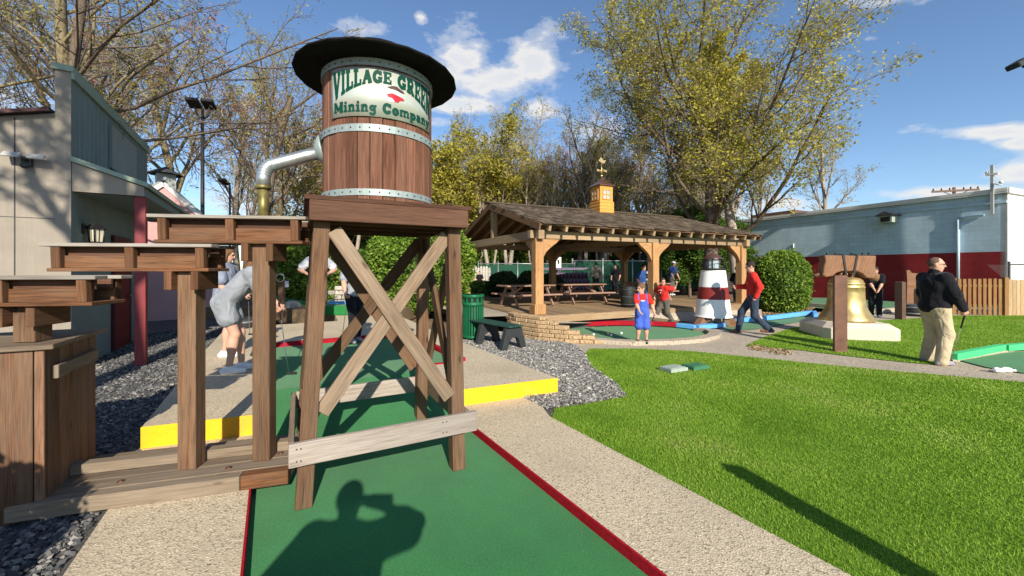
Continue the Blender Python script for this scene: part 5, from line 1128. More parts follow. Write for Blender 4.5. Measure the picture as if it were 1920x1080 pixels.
# lamp posts
def lamp(label, loc, h, rz, heads=2, thick=.06, name='lamp_post'):
    t = thing(name, label, 'lamp post', loc, rz); mm = MB(); mm.tube([(0, 0, 0), (0, 0, h)], [thick*1.2, thick*.8], 10); mm.build('pole', 'iron', t)
    for i in range(heads):
        s = -1 if i == 0 else 1
        mm = MB(); mm.tube([(0, 0, h-.35), (s*.12, 0, h-.28), (s*.2, 0, h-.1), (s*.2, -.02, h+.05)], .03, 6); mm.build('arm', 'iron', t)
        mm = MB(); mm.bx3(V((s*.22, -.08, h+.14)), V((1, 0, 0)), V((0, .9, -.43)), V((0, .43, .9)), .36, .42, .12); mm.build('lamp_head', 'iron', t, .02)
    return t
lamp('tall black lamp post with a bracket head behind the pink barn', (-10.6, 13.7, 0), 7.1, R(15), 2)
lamp('thin black lamp post further back, left of the metal spout', (-13.4, 19, 0), 5.6, 0, 1, .05)
RP = thing('flood_pole', 'tall pole with a floodlight head at the right edge of the picture', 'lamp post', (19.55, 14.95, 0), 0)
mm = MB(); mm.tube([(0, 0, 0), (0, 0, 9.6)], [.2, .17], 12); mm.build('pole', 'mast', RP)
mm = MB(); mm.bx3(V((-.72, -.1, 9.25)), V((.86, 0, .5)), V((0, 1, 0)), V((-.5, 0, .86)), .6, .45, .2); mm.build('lamp_head', 'dark_plastic', RP, .03)
mm = MB(); mm.tube([(0, 0, 9.3), (-.5, -.05, 9.15)], .05, 8); mm.build('arm', 'dark_plastic', RP)
# ------------------------------------------------------------------ trees
def rot_about(v, ax, a): return MX.Rotation(a, 3, ax) @ v
class Tree:
    def __init__(s, seed): s.g = random.Random(seed); s.w = []; s.tw = []; s.lp = []
    def limb(s, p, d, L, r, lev, cfg):
        g = s.g; n = cfg['seg'][lev]; pts = [p]; wob = cfg['wob'][lev]; trop = cfg['trop'][lev]; dirs = [d]
        for i in range(n):
            d = (d+V((g.gauss(0, wob), g.gauss(0, wob), g.gauss(0, wob)*.7+trop))).normalized(); p = p+d*(L/n); pts.append(p); dirs.append(d)
        tp = cfg['taper'][lev]; rad = [max(.004, r*(1-tp*(i/n))) for i in range(n+1)]
        (s.w if lev < cfg['split'] else s.tw).append((pts, rad, 8 if lev == 0 else 6 if lev == 1 else 4 if lev == 2 and cfg['split'] > 2 else 3))
        if lev >= cfg['leaf']:
            for i in range(1, n+1): s.lp.append((pts[i], dirs[i], lev))
        if lev+1 < len(cfg['kids']):
            k = cfg['kids'][lev+1]; st = cfg['start'][lev+1]; az = g.random()*6.28
            for j in range(k):
                t = st+(1-st)*(j+g.random()*.8)/k; t = min(t, .99); f = t*n; i = min(int(f), n-1); q = pts[i].lerp(pts[i+1], f-i); dd = dirs[i+1]
                az += 2.4+g.uniform(-.5, .5); side = rot_about(dd.orthogonal().normalized(), dd, az); a = cfg['ang'][lev+1]*g.uniform(.7, 1.25)
                nd = (dd*math.cos(a)+side*math.sin(a)).normalized(); q0 = rad[i]+(rad[i+1]-rad[i])*(f-i)
                l2 = cfg['len'][lev+1]*L*(1-cfg['short'][lev+1]*(t-st)/(1-st+1e-6))*g.uniform(.75, 1.2)
                s.limb(q, nd, l2, min(q0*.8, cfg['rad'][lev+1]*q0+.004), lev+1, cfg)
    def meshes(s, name, wood_mat, twig_mat, leaf_mat, nleaf, size, spread, hang=0.0, el=1.0, clump=1.0):
        g = s.g
        def tubes(lst):
            m = MB()
            for pts, rad, sd in lst: m.tube(pts, rad, sd, False, True)
            return m
        def lean(m, nm, mat):
            me = bpy.data.meshes.new(nm); me.from_pydata([tuple(p) for p in m.v], [], m.f); me.polygons.foreach_set('use_smooth', m.sm); me.materials.append(MAT[mat]); return me
        t = lean(tubes(s.w), name+'_trunk', wood_mat); c = tubes(s.tw); nv = len(c.v)
        me = bpy.data.meshes.new(name+'_crown'); lv = []; lf = []
        rg = np.random.default_rng(g.randrange(10**6)); n = len(s.lp)
        if nleaf > 0 and n:
            base = np.array([tuple(p) for p, _, _ in s.lp]); w = rg.random(n)**clump; cnt = rg.poisson(nleaf*w/w.mean()); idx = np.repeat(np.arange(n), cnt); k = len(idx)
            c0 = base[idx]+rg.normal(0, spread, (k, 3)); c0[:, 2] -= np.abs(rg.normal(0, hang, k)) if hang else 0
            a = rg.normal(0, 1, (k, 3)); a[:, 2] *= .7; a /= np.linalg.norm(a, axis=1)[:, None]+1e-9; b = rg.normal(0, 1, (k, 3)); b -= a*(a*b).sum(1)[:, None]; b /= np.linalg.norm(b, axis=1)[:, None]+1e-9
            sz = (size*rg.uniform(.55, 1.4, k))[:, None]
            v = np.stack([c0-a*sz*el, c0+b*sz*.5, c0+a*sz*el, c0-b*sz*.5], 1); lv = v.reshape(-1, 3).tolist(); lf = (np.arange(k*4).reshape(-1, 4)+nv).tolist()
        me.from_pydata([tuple(p) for p in c.v]+lv, [], c.f+lf)
        me.materials.append(MAT[twig_mat]); me.materials.append(MAT[leaf_mat])
        mi = np.zeros(len(c.f)+len(lf), np.int32); mi[len(c.f):] = 1; me.polygons.foreach_set('material_index', mi)
        sm = np.zeros(len(mi), bool); sm[:len(c.f)] = True; me.polygons.foreach_set('use_smooth', sm); return t, me
def cfg(**k):
    d = dict(seg=[8, 7, 5, 4, 3], wob=[.05, .12, .16, .2, .22], trop=[.03, .05, .05, .03, .02], taper=[.45, .75, .75, .7, .6], split=3, leaf=3, kids=[1, 9, 8, 6, 4],
             start=[0, .42, .25, .2, .15], ang=[0, R(42), R(45), R(45), R(45)], len=[0, .62, .45, .45, .5], short=[0, .45, .5, .5, .4], rad=[0, .5, .5, .5, .6]); d.update(k); return d
def tree_proto(seed, H, r, c, lean=(0, 0), **mk):
    t = Tree(seed); t.limb(V((0, 0, -.1)), V((lean[0], lean[1], 1)).normalized(), H, r, 0, c); return t.meshes(**mk)
def plant(name, label, loc, rz, meshes, scale=1, group=None, cat='tree'):
    t = thing(name, label, cat, loc, rz, group)
    if scale != 1: t.scale = (scale,)*3 if isinstance(scale, (int, float)) else scale
    a = link('trunk', meshes[0], t); b = link('crown', meshes[1], t); return t
# big spring tree behind the pavilion
OAKC = cfg(kids=[1, 23, 10, 8, 6], start=[0, .23, .2, .15, .1], ang=[0, R(52), R(42), R(46), R(45)], len=[0, .80, .42, .42, .5], short=[0, .22, .40, .5, .4], rad=[0, .36, .45, .5, .6], trop=[.02, .05, .05, .03, .02], taper=[.55, .8, .75, .7, .6])
big = tree_proto(11, 9.6, .34, OAKC, name='oak', wood_mat='bark', twig_mat='bark_twig', leaf_mat='leaf_yellow', nleaf=1.6, size=.05, spread=.12, hang=.06)
plant('spring_tree', 'big spreading tree with sparse yellow green spring leaves behind the pavilion roof', (9.6, 19.4, 0), R(75), big, 1.12)
SECC = cfg(kids=[1, 10, 8, 6, 5], start=[0, .42, .2, .15, .1], ang=[0, R(32), R(38), R(45), R(45)], len=[0, .6, .44, .42, .5], trop=[.03, .08, .06, .04, .02])
sec = tree_proto(23, 8.6, .25, SECC, name='maple', wood_mat='bark_pale', twig_mat='bark_twig', leaf_mat='leaf_yellow', nleaf=2.6, size=.06, spread=.12, hang=.04)
plant('spring_tree', 'yellow leaved tree with a pale trunk at the right end of the pavilion', (10.35, 18.1, 0), R(160), sec, 1.08)
# bare trees
B1C = cfg(kids=[1, 10, 8, 7, 5], start=[0, .35, .22, .15, .1], ang=[0, R(38), R(42), R(45), R(42)], len=[0, .6, .45, .45, .5], trop=[.03, .07, .05, .03, .02])
bare1 = tree_proto(31, 9.5, .2, B1C, name='bare', wood_mat='bark', twig_mat='bark_twig', leaf_mat='leaf_yellow', nleaf=.4, size=.045, spread=.10)
bare2 = tree_proto(32, 10.5, .17, cfg(kids=[1, 11, 7, 6, 5], start=[0, .4, .2, .15, .1], ang=[0, R(30), R(40), R(45), R(42)], len=[0, .48, .45, .45, .5], trop=[.03, .09, .05, .03, .02]), name='bare', wood_mat='bark_pale', twig_mat='bark_twig', leaf_mat='leaf_yellow', nleaf=.4, size=.05, spread=.10)
bare3 = tree_proto(37, 8.5, .16, B1C, name='bare', wood_mat='bark_moss', twig_mat='bark_twig', leaf_mat='leaf_red', nleaf=.35, size=.045, spread=.09)
spring1 = tree_proto(41, 6.4, .15, cfg(kids=[1, 14, 9, 7, 5], start=[0, .28, .2, .15, .1], ang=[0, R(58), R(45), R(46), R(45)], len=[0, .72, .42, .42, .5], short=[0, .2, .40, .5, .4], rad=[0, .4, .45, .5, .6], trop=[.02, .06, .05, .03, .02]), name='spring', wood_mat='bark', twig_mat='bark_twig', leaf_mat='leaf_yellow', nleaf=1.7, size=.075, spread=.16)
green1 = tree_proto(43, 5.5, .12, cfg(kids=[1, 12, 8, 6, 3], start=[0, .15, .15, .15, .1], ang=[0, R(48), R(45), R(45), R(42)], len=[0, .6, .45, .45, .5]), name='green', wood_mat='bark', twig_mat='bark_twig', leaf_mat='leaf_green', nleaf=6.5, size=.10, spread=.2)
pine = tree_proto(47, 11, .2, cfg(kids=[1, 46, 9, 3], seg=[8, 5, 3, 2], start=[0, .08, .15, .2], ang=[0, R(82), R(52), R(45)], len=[0, .28, .4, .5], short=[0, .85, .4, .4], trop=[.05, -.01, 0, 0], leaf=2, split=2, wob=[.02, .06, .1, .1]), name='pine', wood_mat='bark', twig_mat='bark_twig', leaf_mat='leaf_pine', nleaf=4.5, size=.16, spread=.14, el=1.1)
thin1 = tree_proto(51, 9.0, .09, cfg(kids=[1, 9, 6, 5], seg=[9, 5, 4, 3], start=[0, .35, .2, .15], ang=[0, R(32), R(40), R(45)], len=[0, .34, .45, .5], wob=[.06, .14, .2, .2], leaf=2), name='sapling', wood_mat='bark_pale', twig_mat='bark_twig', leaf_mat='leaf_tan', nleaf=1.2, size=.05, spread=.12)
# left side: big trunks close behind the shop
LTC = cfg(kids=[1, 9, 8, 7, 5], start=[0, .33, .2, .15, .1], ang=[0, R(50), R(42), R(45), R(42)], len=[0, .75, .45, .45, .5], rad=[0, .33, .42, .5, .6], trop=[.02, .04, .04, .02, .0], wob=[.09, .15, .18, .2, .2])
lt1 = tree_proto(61, 8.8, .21, LTC, (.18, .1), name='oak', wood_mat='bark_moss', twig_mat='bark_twig', leaf_mat='leaf_tan', nleaf=.45, size=.045, spread=.08, hang=.06)
plant('bare_tree', 'thick leaning mossy trunked tree rising behind the false front roof', (-13.2, 11.6, 0), 0, lt1, 1.1)
plant('bare_tree', 'bare tree with twin grey stems at the far left edge above the shop', (-14.6, 10.6, 0), R(130), lt1, 1.05)
# one limb of a tree standing left of the shop reaches over the path
OVC = cfg(kids=[1, 8, 8, 6, 4], start=[0, .45, .2, .15, .1], ang=[0, R(62), R(38), R(42), R(42)], len=[0, .95, .42, .42, .5], short=[0, .2, .4, .5, .4], trop=[.02, .035, .0, -.02, -.04])
ot_ = Tree(67); OV2 = dict(OVC); OV2['rad'] = [0, .28, .4, .5, .6]; OV2['kids'] = [1, 5, 7, 6, 4]; OV2['len'] = [0, .6, .42, .42, .5]; ot_.limb(V((0, 0, -.1)), V((.16, .02, 1)).normalized(), 9, .15, 0, OV2)
for (p_, d_, l_, r_) in (((.75, .05, 4.9), (1, -.12, .30), 7.2, .055), ((.85, .05, 5.6), (1, -.28, .33), 6.6, .05), ((.7, .05, 4.4), (.9, .3, .34), 5.5, .05)): ot_.limb(V(p_), V(d_).normalized(), l_, r_, 1, OVC)
ov = ot_.meshes(name='oak', wood_mat='bark', twig_mat='bark', leaf_mat='leaf_yellow', nleaf=.5, size=.034, spread=.05, hang=.06)
plant('spring_tree', 'budding tree whose long boughs reach over the top left of the water tower', (-11.6, 9.4, 0), 0, ov, 1.0)
for i, (x, y, rz, mm_, s, lab) in enumerate((
        (-10.8, 17.0, 20, bare1, 1.0, 'bare tree with a dense fan of twigs right of the tall lamp post'), (-14.5, 17.5, 75, bare3, 1.15, 'reddish budding tree above the grey shop'),
        (-17.2, 16.0, 140, bare1, 1.15, 'bare tree behind the left end of the shop roof'), (-12.6, 21.0, 210, bare3, 1.05, 'bare tree with pinkish buds behind the pink barn'),
        (-21, 20, 40, bare2, 1.2, 'tall bare tree deep behind the shop'), (-16.5, 24, 300, bare2, 1.1, 'slim bare tree behind the lamp posts'),
        (-9.6, 24, 10, bare2, .8, 'slender bare tree seen under the metal spout'), (-11.8, 27, 100, spring1, 1.2, 'yellow green tree left of the wooden tank'),
        (-4.0, 26, 30, spring1, 1.22, 'rounded yellow green tree right of the wooden tank'), (-1.6, 29.5, 200, spring1, 1.15, 'second yellow green tree further right of the wooden tank'),
        (-.2, 27, 60, bare2, 1.0, 'bare tree with a pale trunk above the left end of the pavilion'), (2.1, 31, 150, bare2, 1.15, 'bare tree behind the pavilion ridge'),
        (4.9, 29, 250, bare1, 1.05, 'bare twiggy tree left of the timber cupola'), (7.2, 32, 20, bare3, 1.2, 'brownish bare tree right behind the timber cupola'),
        (24.0, 31, 30, bare2, 1.12, 'lone bare tree standing above the blue building'), (19.6, 31, 200, bare2, .95, 'bare tree forked low between the yellow tree and the lone bare tree'),
        (12.7, 24.2, 100, green1, .72, 'leafy green tree behind the right end of the pavilion'), (10.9, 24.5, 200, green1, .8, 'leafy green tree behind the big spreading tree'))):
    plant({0: 'bare_tree'}.get(0) if mm_ in (bare1, bare2, bare3) else 'spring_tree' if mm_ is spring1 else 'green_tree', lab, (x, y, 0), R(rz), mm_, s)
# the wood behind the pavilion
proto = {}
g = random.Random(5)
def woods(lab, name, meshes, spots, group):
    first = None
    for (x, y, s) in spots:
        if first is None: first = plant(name, lab, (x, y, 0), g.random()*6.28, meshes, s, group)
        else: dup(first, (x, y, 0), g.random()*6.28, None, None, s)
woods('thin bare sapling in the wood behind the pavilion', 'sapling', thin1, [(-6+22*(i+g.random()*.9)/26, g.uniform(26.5, 34), g.uniform(.85, 1.35)) for i in range(26)], 'saplings in the wood behind the pavilion')
woods('slender bare twiggy tree at the near edge of the wood behind the pavilion', 'bare_tree', bare2, [(-3.5+17*(i+g.random()*.8)/11, g.uniform(25.5, 29), g.uniform(.6, .85)) for i in range(11)], 'near bare trees in the wood behind the pavilion')
woods('brown bare twiggy tree in the middle of the wood behind the pavilion', 'bare_tree', bare3, [(-6+22*(i+g.random()*.8)/13, g.uniform(29, 33), g.uniform(.85, 1.1)) for i in range(13)], 'middle bare trees in the wood behind the pavilion')
woods('leafy green understorey tree in the wood behind the pavilion', 'green_tree', green1, [(-14+27*(i+g.random()*.8)/13, g.uniform(29, 34), g.uniform(.7, .95)) for i in range(13)], 'understorey trees in the wood behind the pavilion')
woods('dark pine deep in the wood behind the pavilion', 'pine_tree', pine, [(-20+38*(i+g.random()*.8)/13, g.uniform(37, 44), g.uniform(.5, .78)) for i in range(13)], 'pines in the wood')
woods('bare grey tree deep in the wood behind the pavilion', 'bare_tree', bare1, [(-28+50*(i+g.random()*.8)/14, g.uniform(34, 44), g.uniform(.85, 1.1)) for i in range(14)], 'bare trees deep in the wood')
woods('low dark pine top far behind the block building', 'pine_tree', pine, [(36, 58, .8), (41, 60, .85), (33, 60, .78), (29, 55, .75)], 'pines far behind the block building')
# tree behind the camera whose trunk and twigs shade the left foreground
lt2 = tree_proto(71, 9.5, .27, cfg(kids=[1, 10, 8, 6, 4], start=[0, .70, .2, .15, .1], ang=[0, R(45), R(42), R(45), R(42)], len=[0, .55, .45, .45, .5]), (-.13, -.02), name='oak', wood_mat='bark', twig_mat='bark_twig', leaf_mat='leaf_yellow', nleaf=1.6, size=.07, spread=.1)
plant('spring_tree', 'tree behind the camera whose twigs shade the shop gable', (-2.0, -4.75, 0), 0, lt2, 1)
# ------------------------------------------------------------------ clipped shrubs and hedges
def shrub_mesh(name, rx, ry, rz, n, size, mat, seed, lump=.08, base=.0, inner='leaf_dark'):
    rg = np.random.default_rng(seed); d = rg.normal(0, 1, (n, 3)); d /= np.linalg.norm(d, axis=1)[:, None]
    ph = rg.uniform(0, 6.28, 9); lum = 1+lump*(np.sin(d[:, 0]*5+ph[0])*np.sin(d[:, 1]*5+ph[1])+.8*np.sin(d[:, 2]*6+ph[2]+d[:, 0]*4)+.5*np.sin(d[:, 0]*11+ph[3])*np.sin(d[:, 2]*10+ph[4]))
    rr = (1-np.abs(rg.normal(0, .085, n))+(rg.random(n) < .035)*rg.uniform(.02, .12, n))*lum
    p = d*rr[:, None]; k = p[:, 2] > -.86; p, d = p[k], d[k]; n = len(p)
    e = np.sign(p)*np.abs(p)**.9; p = e*np.array([rx, ry, rz])+np.array([0, 0, rz*.86+base])
    a = rg.normal(0, 1, (n, 3))+d*.8; a /= np.linalg.norm(a, axis=1)[:, None]; b = rg.normal(0, 1, (n, 3)); b -= a*(a*b).sum(1)[:, None]; b /= np.linalg.norm(b, axis=1)[:, None]
    sz = (size*rg.uniform(.6, 1.4, n))[:, None]; v = np.stack([p-a*sz, p+b*sz*.55, p+a*sz, p-b*sz*.55], 1).reshape(-1, 3)
    return np_mesh(name, v, np.arange(n*4).reshape(-1, 4), mat)
def shrub(label, loc, rx, ry, rz, n, size, mat, seed, lump=.08, name='shrub', group=None, cat='shrub', core='leaf_dark'):
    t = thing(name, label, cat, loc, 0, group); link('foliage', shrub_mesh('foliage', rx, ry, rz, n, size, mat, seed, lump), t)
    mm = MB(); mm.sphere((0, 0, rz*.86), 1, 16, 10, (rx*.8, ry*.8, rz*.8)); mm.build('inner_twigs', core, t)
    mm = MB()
    for i in range(5): mm.tube([(0, 0, 0), (math.cos(i*1.3)*rx*.4, math.sin(i*1.3)*ry*.4, rz*.8)], [.03, .015], 6)
    mm.build('stem', 'bark', t); return t
shrub('big rounded clipped green shrub right of the pavilion', P(1464, 585, .05), .92, .92, 1.2, 13000, .045, 'leaf_shrub', 3, .05)
shrub('large bright green rounded evergreen behind the tower legs', (-3.15, 13.9, .2), 1.75, 1.3, 1.75, 26000, .06, 'leaf_shrub', 4, .07, 'evergreen_shrub')
shrub('broad green hedge behind the marker post left of the tower', (-7.5, 14.6, .3), 1.7, 1.0, 1.15, 15000, .06, 'leaf_shrub', 5, .10, 'hedge')
shrub('taller green hedge at the left edge of the barn', (-9.3, 17.5, .2), 1.3, 1.0, 1.6, 12000, .07, 'leaf_green', 6, .12, 'hedge')
shrub('green bush between the hedge and the evergreen behind the white shirted player', (-6.6, 19.5, .3), 1.7, 1.2, 1.2, 12000, .08, 'leaf_green', 16, .14, 'hedge')
for i, (x, y, r, lab) in enumerate(((-.30, 18.6, .72, 'dark rounded bush left of the corner post, nearest the grey picket fence'), (1.05, 19.5, .74, 'dark rounded bush in the middle behind the corner post'), (2.0, 19.9, .66, 'dark rounded bush right of the corner post'))):
    shrub(lab, (x-.1, y, .2), r, r, r*.98, 4500, .05, 'leaf_dark', 20+i, .05, 'round_bush', 'dark round bushes behind the pavilion')
shrub('low spreading light green juniper by the grey picket fence', (-1.7, 19.2, .25), 1.0, .7, .42, 6000, .05, 'leaf_shrub', 31, .15, 'low_shrub')
shrub('unseen rounded green shrub added left of the camera to shade the near gravel', (-2.62, .32, 0), .62, .6, .78, 7000, .045, 'leaf_shrub', 44, .08)  # out of view, added and sized to cast shade on the gravel and cabinet foot
# leaf litter over the earth beds
tag(stones('leaf_litter', [([P(1360, 600, .05), P(1500, 596, .05), P(1540, 570, .05), P(1380, 575, .05)], 250), ([P(1400, 645, .05), P(1500, 662, .05), P(1470, 668, .05), P(1405, 655, .05)], 300), ([pv(1, -.4), pv(8.3, -.4), P(1400, 603), P(1060, 604)], 60)], 1, .022, 'litter', .06, 9), 'brown leaf and bark litter below the pavilion and the clipped shrub', 'leaf litter')
# ------------------------------------------------------------------ people: smooth bodies grown from limbs, clothes over them
class SDF:
    def __init__(s): s.p = []
    def rc(s, a, b, ra, rb, k=.03, sub=False): s.p.append(('c', np.array(a, float), np.array(b, float), ra, rb, k, sub)); return s
    def el(s, c, r, M=None, k=.03, sub=False): s.p.append(('e', np.array(c, float), np.array(r, float), np.eye(3) if M is None else np.array(M, float), None, k, sub)); return s
    def pl(s, p, n): s.p.append(('p', np.array(p, float), np.array(n, float), None, None, 0, True)); return s   # cuts away the side n points to
    def bounds(s):
        lo, hi = np.full(3, 1e9), np.full(3, -1e9)
        for q in s.p:
            if q[0] == 'c': r = max(q[3], q[4]); l, h = np.minimum(q[1], q[2])-r, np.maximum(q[1], q[2])+r
            elif q[0] == 'e': r = q[2].max(); l, h = q[1]-r, q[1]+r
            else: continue
            if q[6]: continue
            lo, hi = np.minimum(lo, l), np.maximum(hi, h)
        return lo-.05, hi+.05
    def mesh(s, name, h, mat):
        lo, hi = s.bounds(); n = np.ceil((hi-lo)/h).astype(int)+1; F = np.full(n, .3, np.float32)
        ax = [lo[i]+h*np.arange(n[i]) for i in range(3)]
        for q in s.p:
            if q[0] == 'p':
                d = ((ax[0]-q[1][0])*q[2][0])[:, None, None]+((ax[1]-q[1][1])*q[2][1])[None, :, None]+((ax[2]-q[1][2])*q[2][2])[None, None, :]
                F = np.maximum(F, d); continue
            if q[0] == 'c': r = max(q[3], q[4])+.09; l, hh = np.minimum(q[1], q[2])-r, np.maximum(q[1], q[2])+r
            else: r = q[2].max()+.09; l, hh = q[1]-r, q[1]+r
            i0 = np.clip(((l-lo)/h).astype(int), 0, n-1); i1 = np.clip(((hh-lo)/h).astype(int)+2, 1, n)
            X = ax[0][i0[0]:i1[0], None, None]; Y = ax[1][None, i0[1]:i1[1], None]; Z = ax[2][None, None, i0[2]:i1[2]]
            x, y, z = X-q[1][0], Y-q[1][1], Z-q[1][2]
            if q[0] == 'c':
                b = q[2]-q[1]; L2 = max(1e-9, b.dot(b)); t = np.clip((x*b[0]+y*b[1]+z*b[2])/L2, 0, 1)
                d = np.sqrt((x-t*b[0])**2+(y-t*b[1])**2+(z-t*b[2])**2)-(q[3]+(q[4]-q[3])*t)
            else:
                M_, r_ = q[3], q[2]; u = [(x*M_[0, i]+y*M_[1, i]+z*M_[2, i])/r_[i] for i in range(3)]
                k0 = np.sqrt(u[0]**2+u[1]**2+u[2]**2)+1e-9; k1 = np.sqrt((u[0]/r_[0])**2+(u[1]/r_[1])**2+(u[2]/r_[2])**2)+1e-9; d = k0*(k0-1)/k1
            sl = np.s_[i0[0]:i1[0], i0[1]:i1[1], i0[2]:i1[2]]; A_ = F[sl]
            if q[6]: F[sl] = np.maximum(A_, -d)
            else:
                k = q[5]; e = np.maximum(k-np.abs(A_-d), 0)/k; F[sl] = np.minimum(A_, d)-e*e*k*.25
        S = F < 0; c = [S[i:S.shape[0]-1+i, j:S.shape[1]-1+j, k:S.shape[2]-1+k] for i in (0, 1) for j in (0, 1) for k in (0, 1)]
        anyc = c[0].copy(); allc = c[0].copy()
        for q in c[1:]: anyc |= q; allc &= q
        ci = np.argwhere(anyc & ~allc)
        if not len(ci): return None
        idx = np.full(anyc.shape, -1, np.int64); idx[tuple(ci.T)] = np.arange(len(ci)); acc = np.zeros((len(ci), 3)); cnt = np.zeros(len(ci))
        offs = [(i, j, k) for i in (0, 1) for j in (0, 1) for k in (0, 1)]
        for a in offs:
            for ax_ in range(3):
                if a[ax_] == 1: continue
                b = list(a); b[ax_] = 1; fa = F[tuple((ci+a).T)]; fb = F[tuple((ci+b).T)]; m = (fa < 0) != (fb < 0)
                t = np.where(m, fa/(fa-fb+1e-12), 0); p = np.tile(np.array(a, float), (len(ci), 1)); p[:, ax_] += t; acc[m] += p[m]; cnt[m] += 1
        v = lo+(ci+acc/cnt[:, None])*h; faces = []
        for ax_ in range(3):
            o1, o2 = [(1, 2), (2, 0), (0, 1)][ax_]; sh = [slice(None)]*3; sh2 = [slice(None)]*3; sh[ax_] = slice(0, -1); sh2[ax_] = slice(1, None)
            e = np.argwhere(S[tuple(sh)] != S[tuple(sh2)]); ok = (e[:, o1] > 0) & (e[:, o2] > 0) & (e[:, o1] < anyc.shape[o1]) & (e[:, o2] < anyc.shape[o2]); e = e[ok]
            d1 = np.zeros(3, int); d1[o1] = 1; d2 = np.zeros(3, int); d2[o2] = 1
            q = np.stack([idx[tuple((e-d1-d2).T)], idx[tuple((e-d2).T)], idx[tuple(e.T)], idx[tuple((e-d1).T)]], 1); fl = ~S[tuple(e.T)]; q[fl] = q[fl][:, ::-1]; faces.append(q)
        f = np.concatenate(faces); f = f[(f >= 0).all(1)]; return np_mesh(name, v, f, mat, True)
def ik(a, c, l1, l2, pole):
    d = c-a; L = min(max(d.length, .08), l1+l2-.004); u = d.normalized(); x = (l1*l1-l2*l2+L*L)/(2*L); hgt = math.sqrt(max(0, l1*l1-x*x)); pp = V(pole); pp = pp-u*pp.dot(u); pp = pp.normalized() if pp.length > 1e-5 else u.orthogonal().normalized()
    return a+u*x+pp*hgt, a+u*L
def person(label, loc, rz, H=1.75, drop=0, hipx=0, hipy=0, lean=0, side=0, tyaw=0, hyaw=0, hpitch=0, LW=None, RW=None, LP=(.4, .6, -.2), RP=(-.4, .6, -.2), LF=(.10, 0, 0), RF=(-.10, 0, 0), lyaw=0, bulk=1, belly=0, res=.014,
           skin='skin', shirt=('cloth_grey', 'short', -.04, .014), pants=('cloth_navy', 1, .014), shoes='shoe_white', hair=('hair_brown', 'short'), head=1.0, curl=1.0, cap=None, glasses=False, socks=None, extra=None, kneepole=(0, -1, 0), group=None):
    s = H/1.75; T = thing('person', label, 'person', loc, rz, group)
    up = V((math.sin(R(side)), -math.sin(R(lean)), math.cos(R(lean)))).normalized(); sd = MX.Rotation(R(tyaw), 3, 'Z') @ V((1, 0, 0)); sd = (sd-up*sd.dot(up)).normalized(); fw = up.cross(sd)*-1; fw = V((0, 0, 0))-sd.cross(up)*-1 if False else sd.cross(up)*-1
    # fw points where the chest faces (-y at rest)
    if fw.y > 0: fw = -fw
    pel = V((hipx, hipy, .93*s-drop)); waist = pel+up*.17*s; chest = pel+up*.36*s; neck = pel+up*.535*s
    SHL, SHR = neck-up*.055*s+sd*.175*s*(1+.35*(bulk-1)), neck-up*.055*s-sd*.175*s*(1+.35*(bulk-1))
    hipL, hipR = pel+sd*.088*s-up*.02*s, pel-sd*.088*s-up*.02*s
    if hipL.x < hipR.x: pass
    FL, FR = V((LF[0], LF[1], LF[2]+.075*s)), V((RF[0], RF[1], RF[2]+.075*s))
    kL, aL = ik(hipL, FL, .43*s, .425*s, kneepole); kR, aR = ik(hipR, FR, .43*s, .425*s, kneepole)
    LW = V(LW) if LW else SHL+V((.06, -.04, -.50))*s; RW = V(RW) if RW else SHR+V((-.06, -.04, -.50))*s
    eL, wL = ik(SHL, LW, .285*s, .25*s, LP); eR, wR = ik(SHR, RW, .285*s, .25*s, RP)
    hz = MX.Rotation(R(tyaw+hyaw), 3, 'Z') @ MX.Rotation(R(hpitch), 3, 'X'); hs = s*head
    Mh = np.array(hz); hc = neck+up*.05*s+hz @ V((0, -.012*hs, .112*hs))
    def hp(x, y, z): return hc+hz @ V((x*hs, y*hs, z*hs))
    Mt = np.array([[sd.x, -fw.x, up.x], [sd.y, -fw.y, up.y], [sd.z, -fw.z, up.z]])
    def torso(S, g=0, top=True):
        S.el(pel+up*.01*s, (np.array((.158*bulk, .112*bulk, .125))*s+g), Mt, .05)
        S.el(waist+fw*belly*.6*s, (np.array((.142*bulk, .105*bulk+belly*.5, .15))*s+g), Mt, .06)
        S.el(chest, (np.array((.160*bulk, .112*bulk, .17))*s+g), Mt, .06)
        S.rc(SHL-sd*.01*s, SHR+sd*.01*s, .058*s*(1+.3*(bulk-1))+g*.8, .058*s*(1+.3*(bulk-1))+g*.8, .05)
    ab = 1+.45*(bulk-1)
    B = SDF(); torso(B)
    B.rc(neck-up*.06*s, hc-V(hz @ V((0, -.01*hs, .05*hs))), .056*s*ab, .050*s*ab, .04)
    B.el(hc+hz @ V((0, .008*hs, .022*hs)), np.array((.074, .092, .098))*hs, Mh, .03); B.el(hp(0, -.028, -.055), np.array((.054, .058, .06))*hs, Mh, .04)
    B.el(hp(0, -.055, -.095), np.array((.025, .022, .02))*hs, Mh, .03); B.rc(hp(0, -.086, .012), hp(0, -.106, -.022), .010*hs, .015*hs, .012); B.rc(hp(-.035, -.078, .034), hp(.035, -.078, .034), .014*hs, .014*hs, .02)
    B.rc(hp(-.02, -.083, -.055), hp(.02, -.083, -.055), .009*hs, .009*hs, .012)
    for q in (-1, 1): B.el(hp(q*.074, .012, -.005), np.array((.012, .022, .034))*hs, Mh, .01); B.el(hp(q*.032, -.094, .012), np.array((.015, .012, .010))*hs, Mh, .01, sub=True)
    for a, b, c in ((SHL, eL, wL), (SHR, eR, wR)):
        B.rc(a, b, .052*s*ab, .042*s*ab, .03); B.rc(b, c, .043*s*ab, .027*s, .02); m_ = b.lerp(c, .3); B.el(m_, (.045*s*ab,)*3, None, .04)
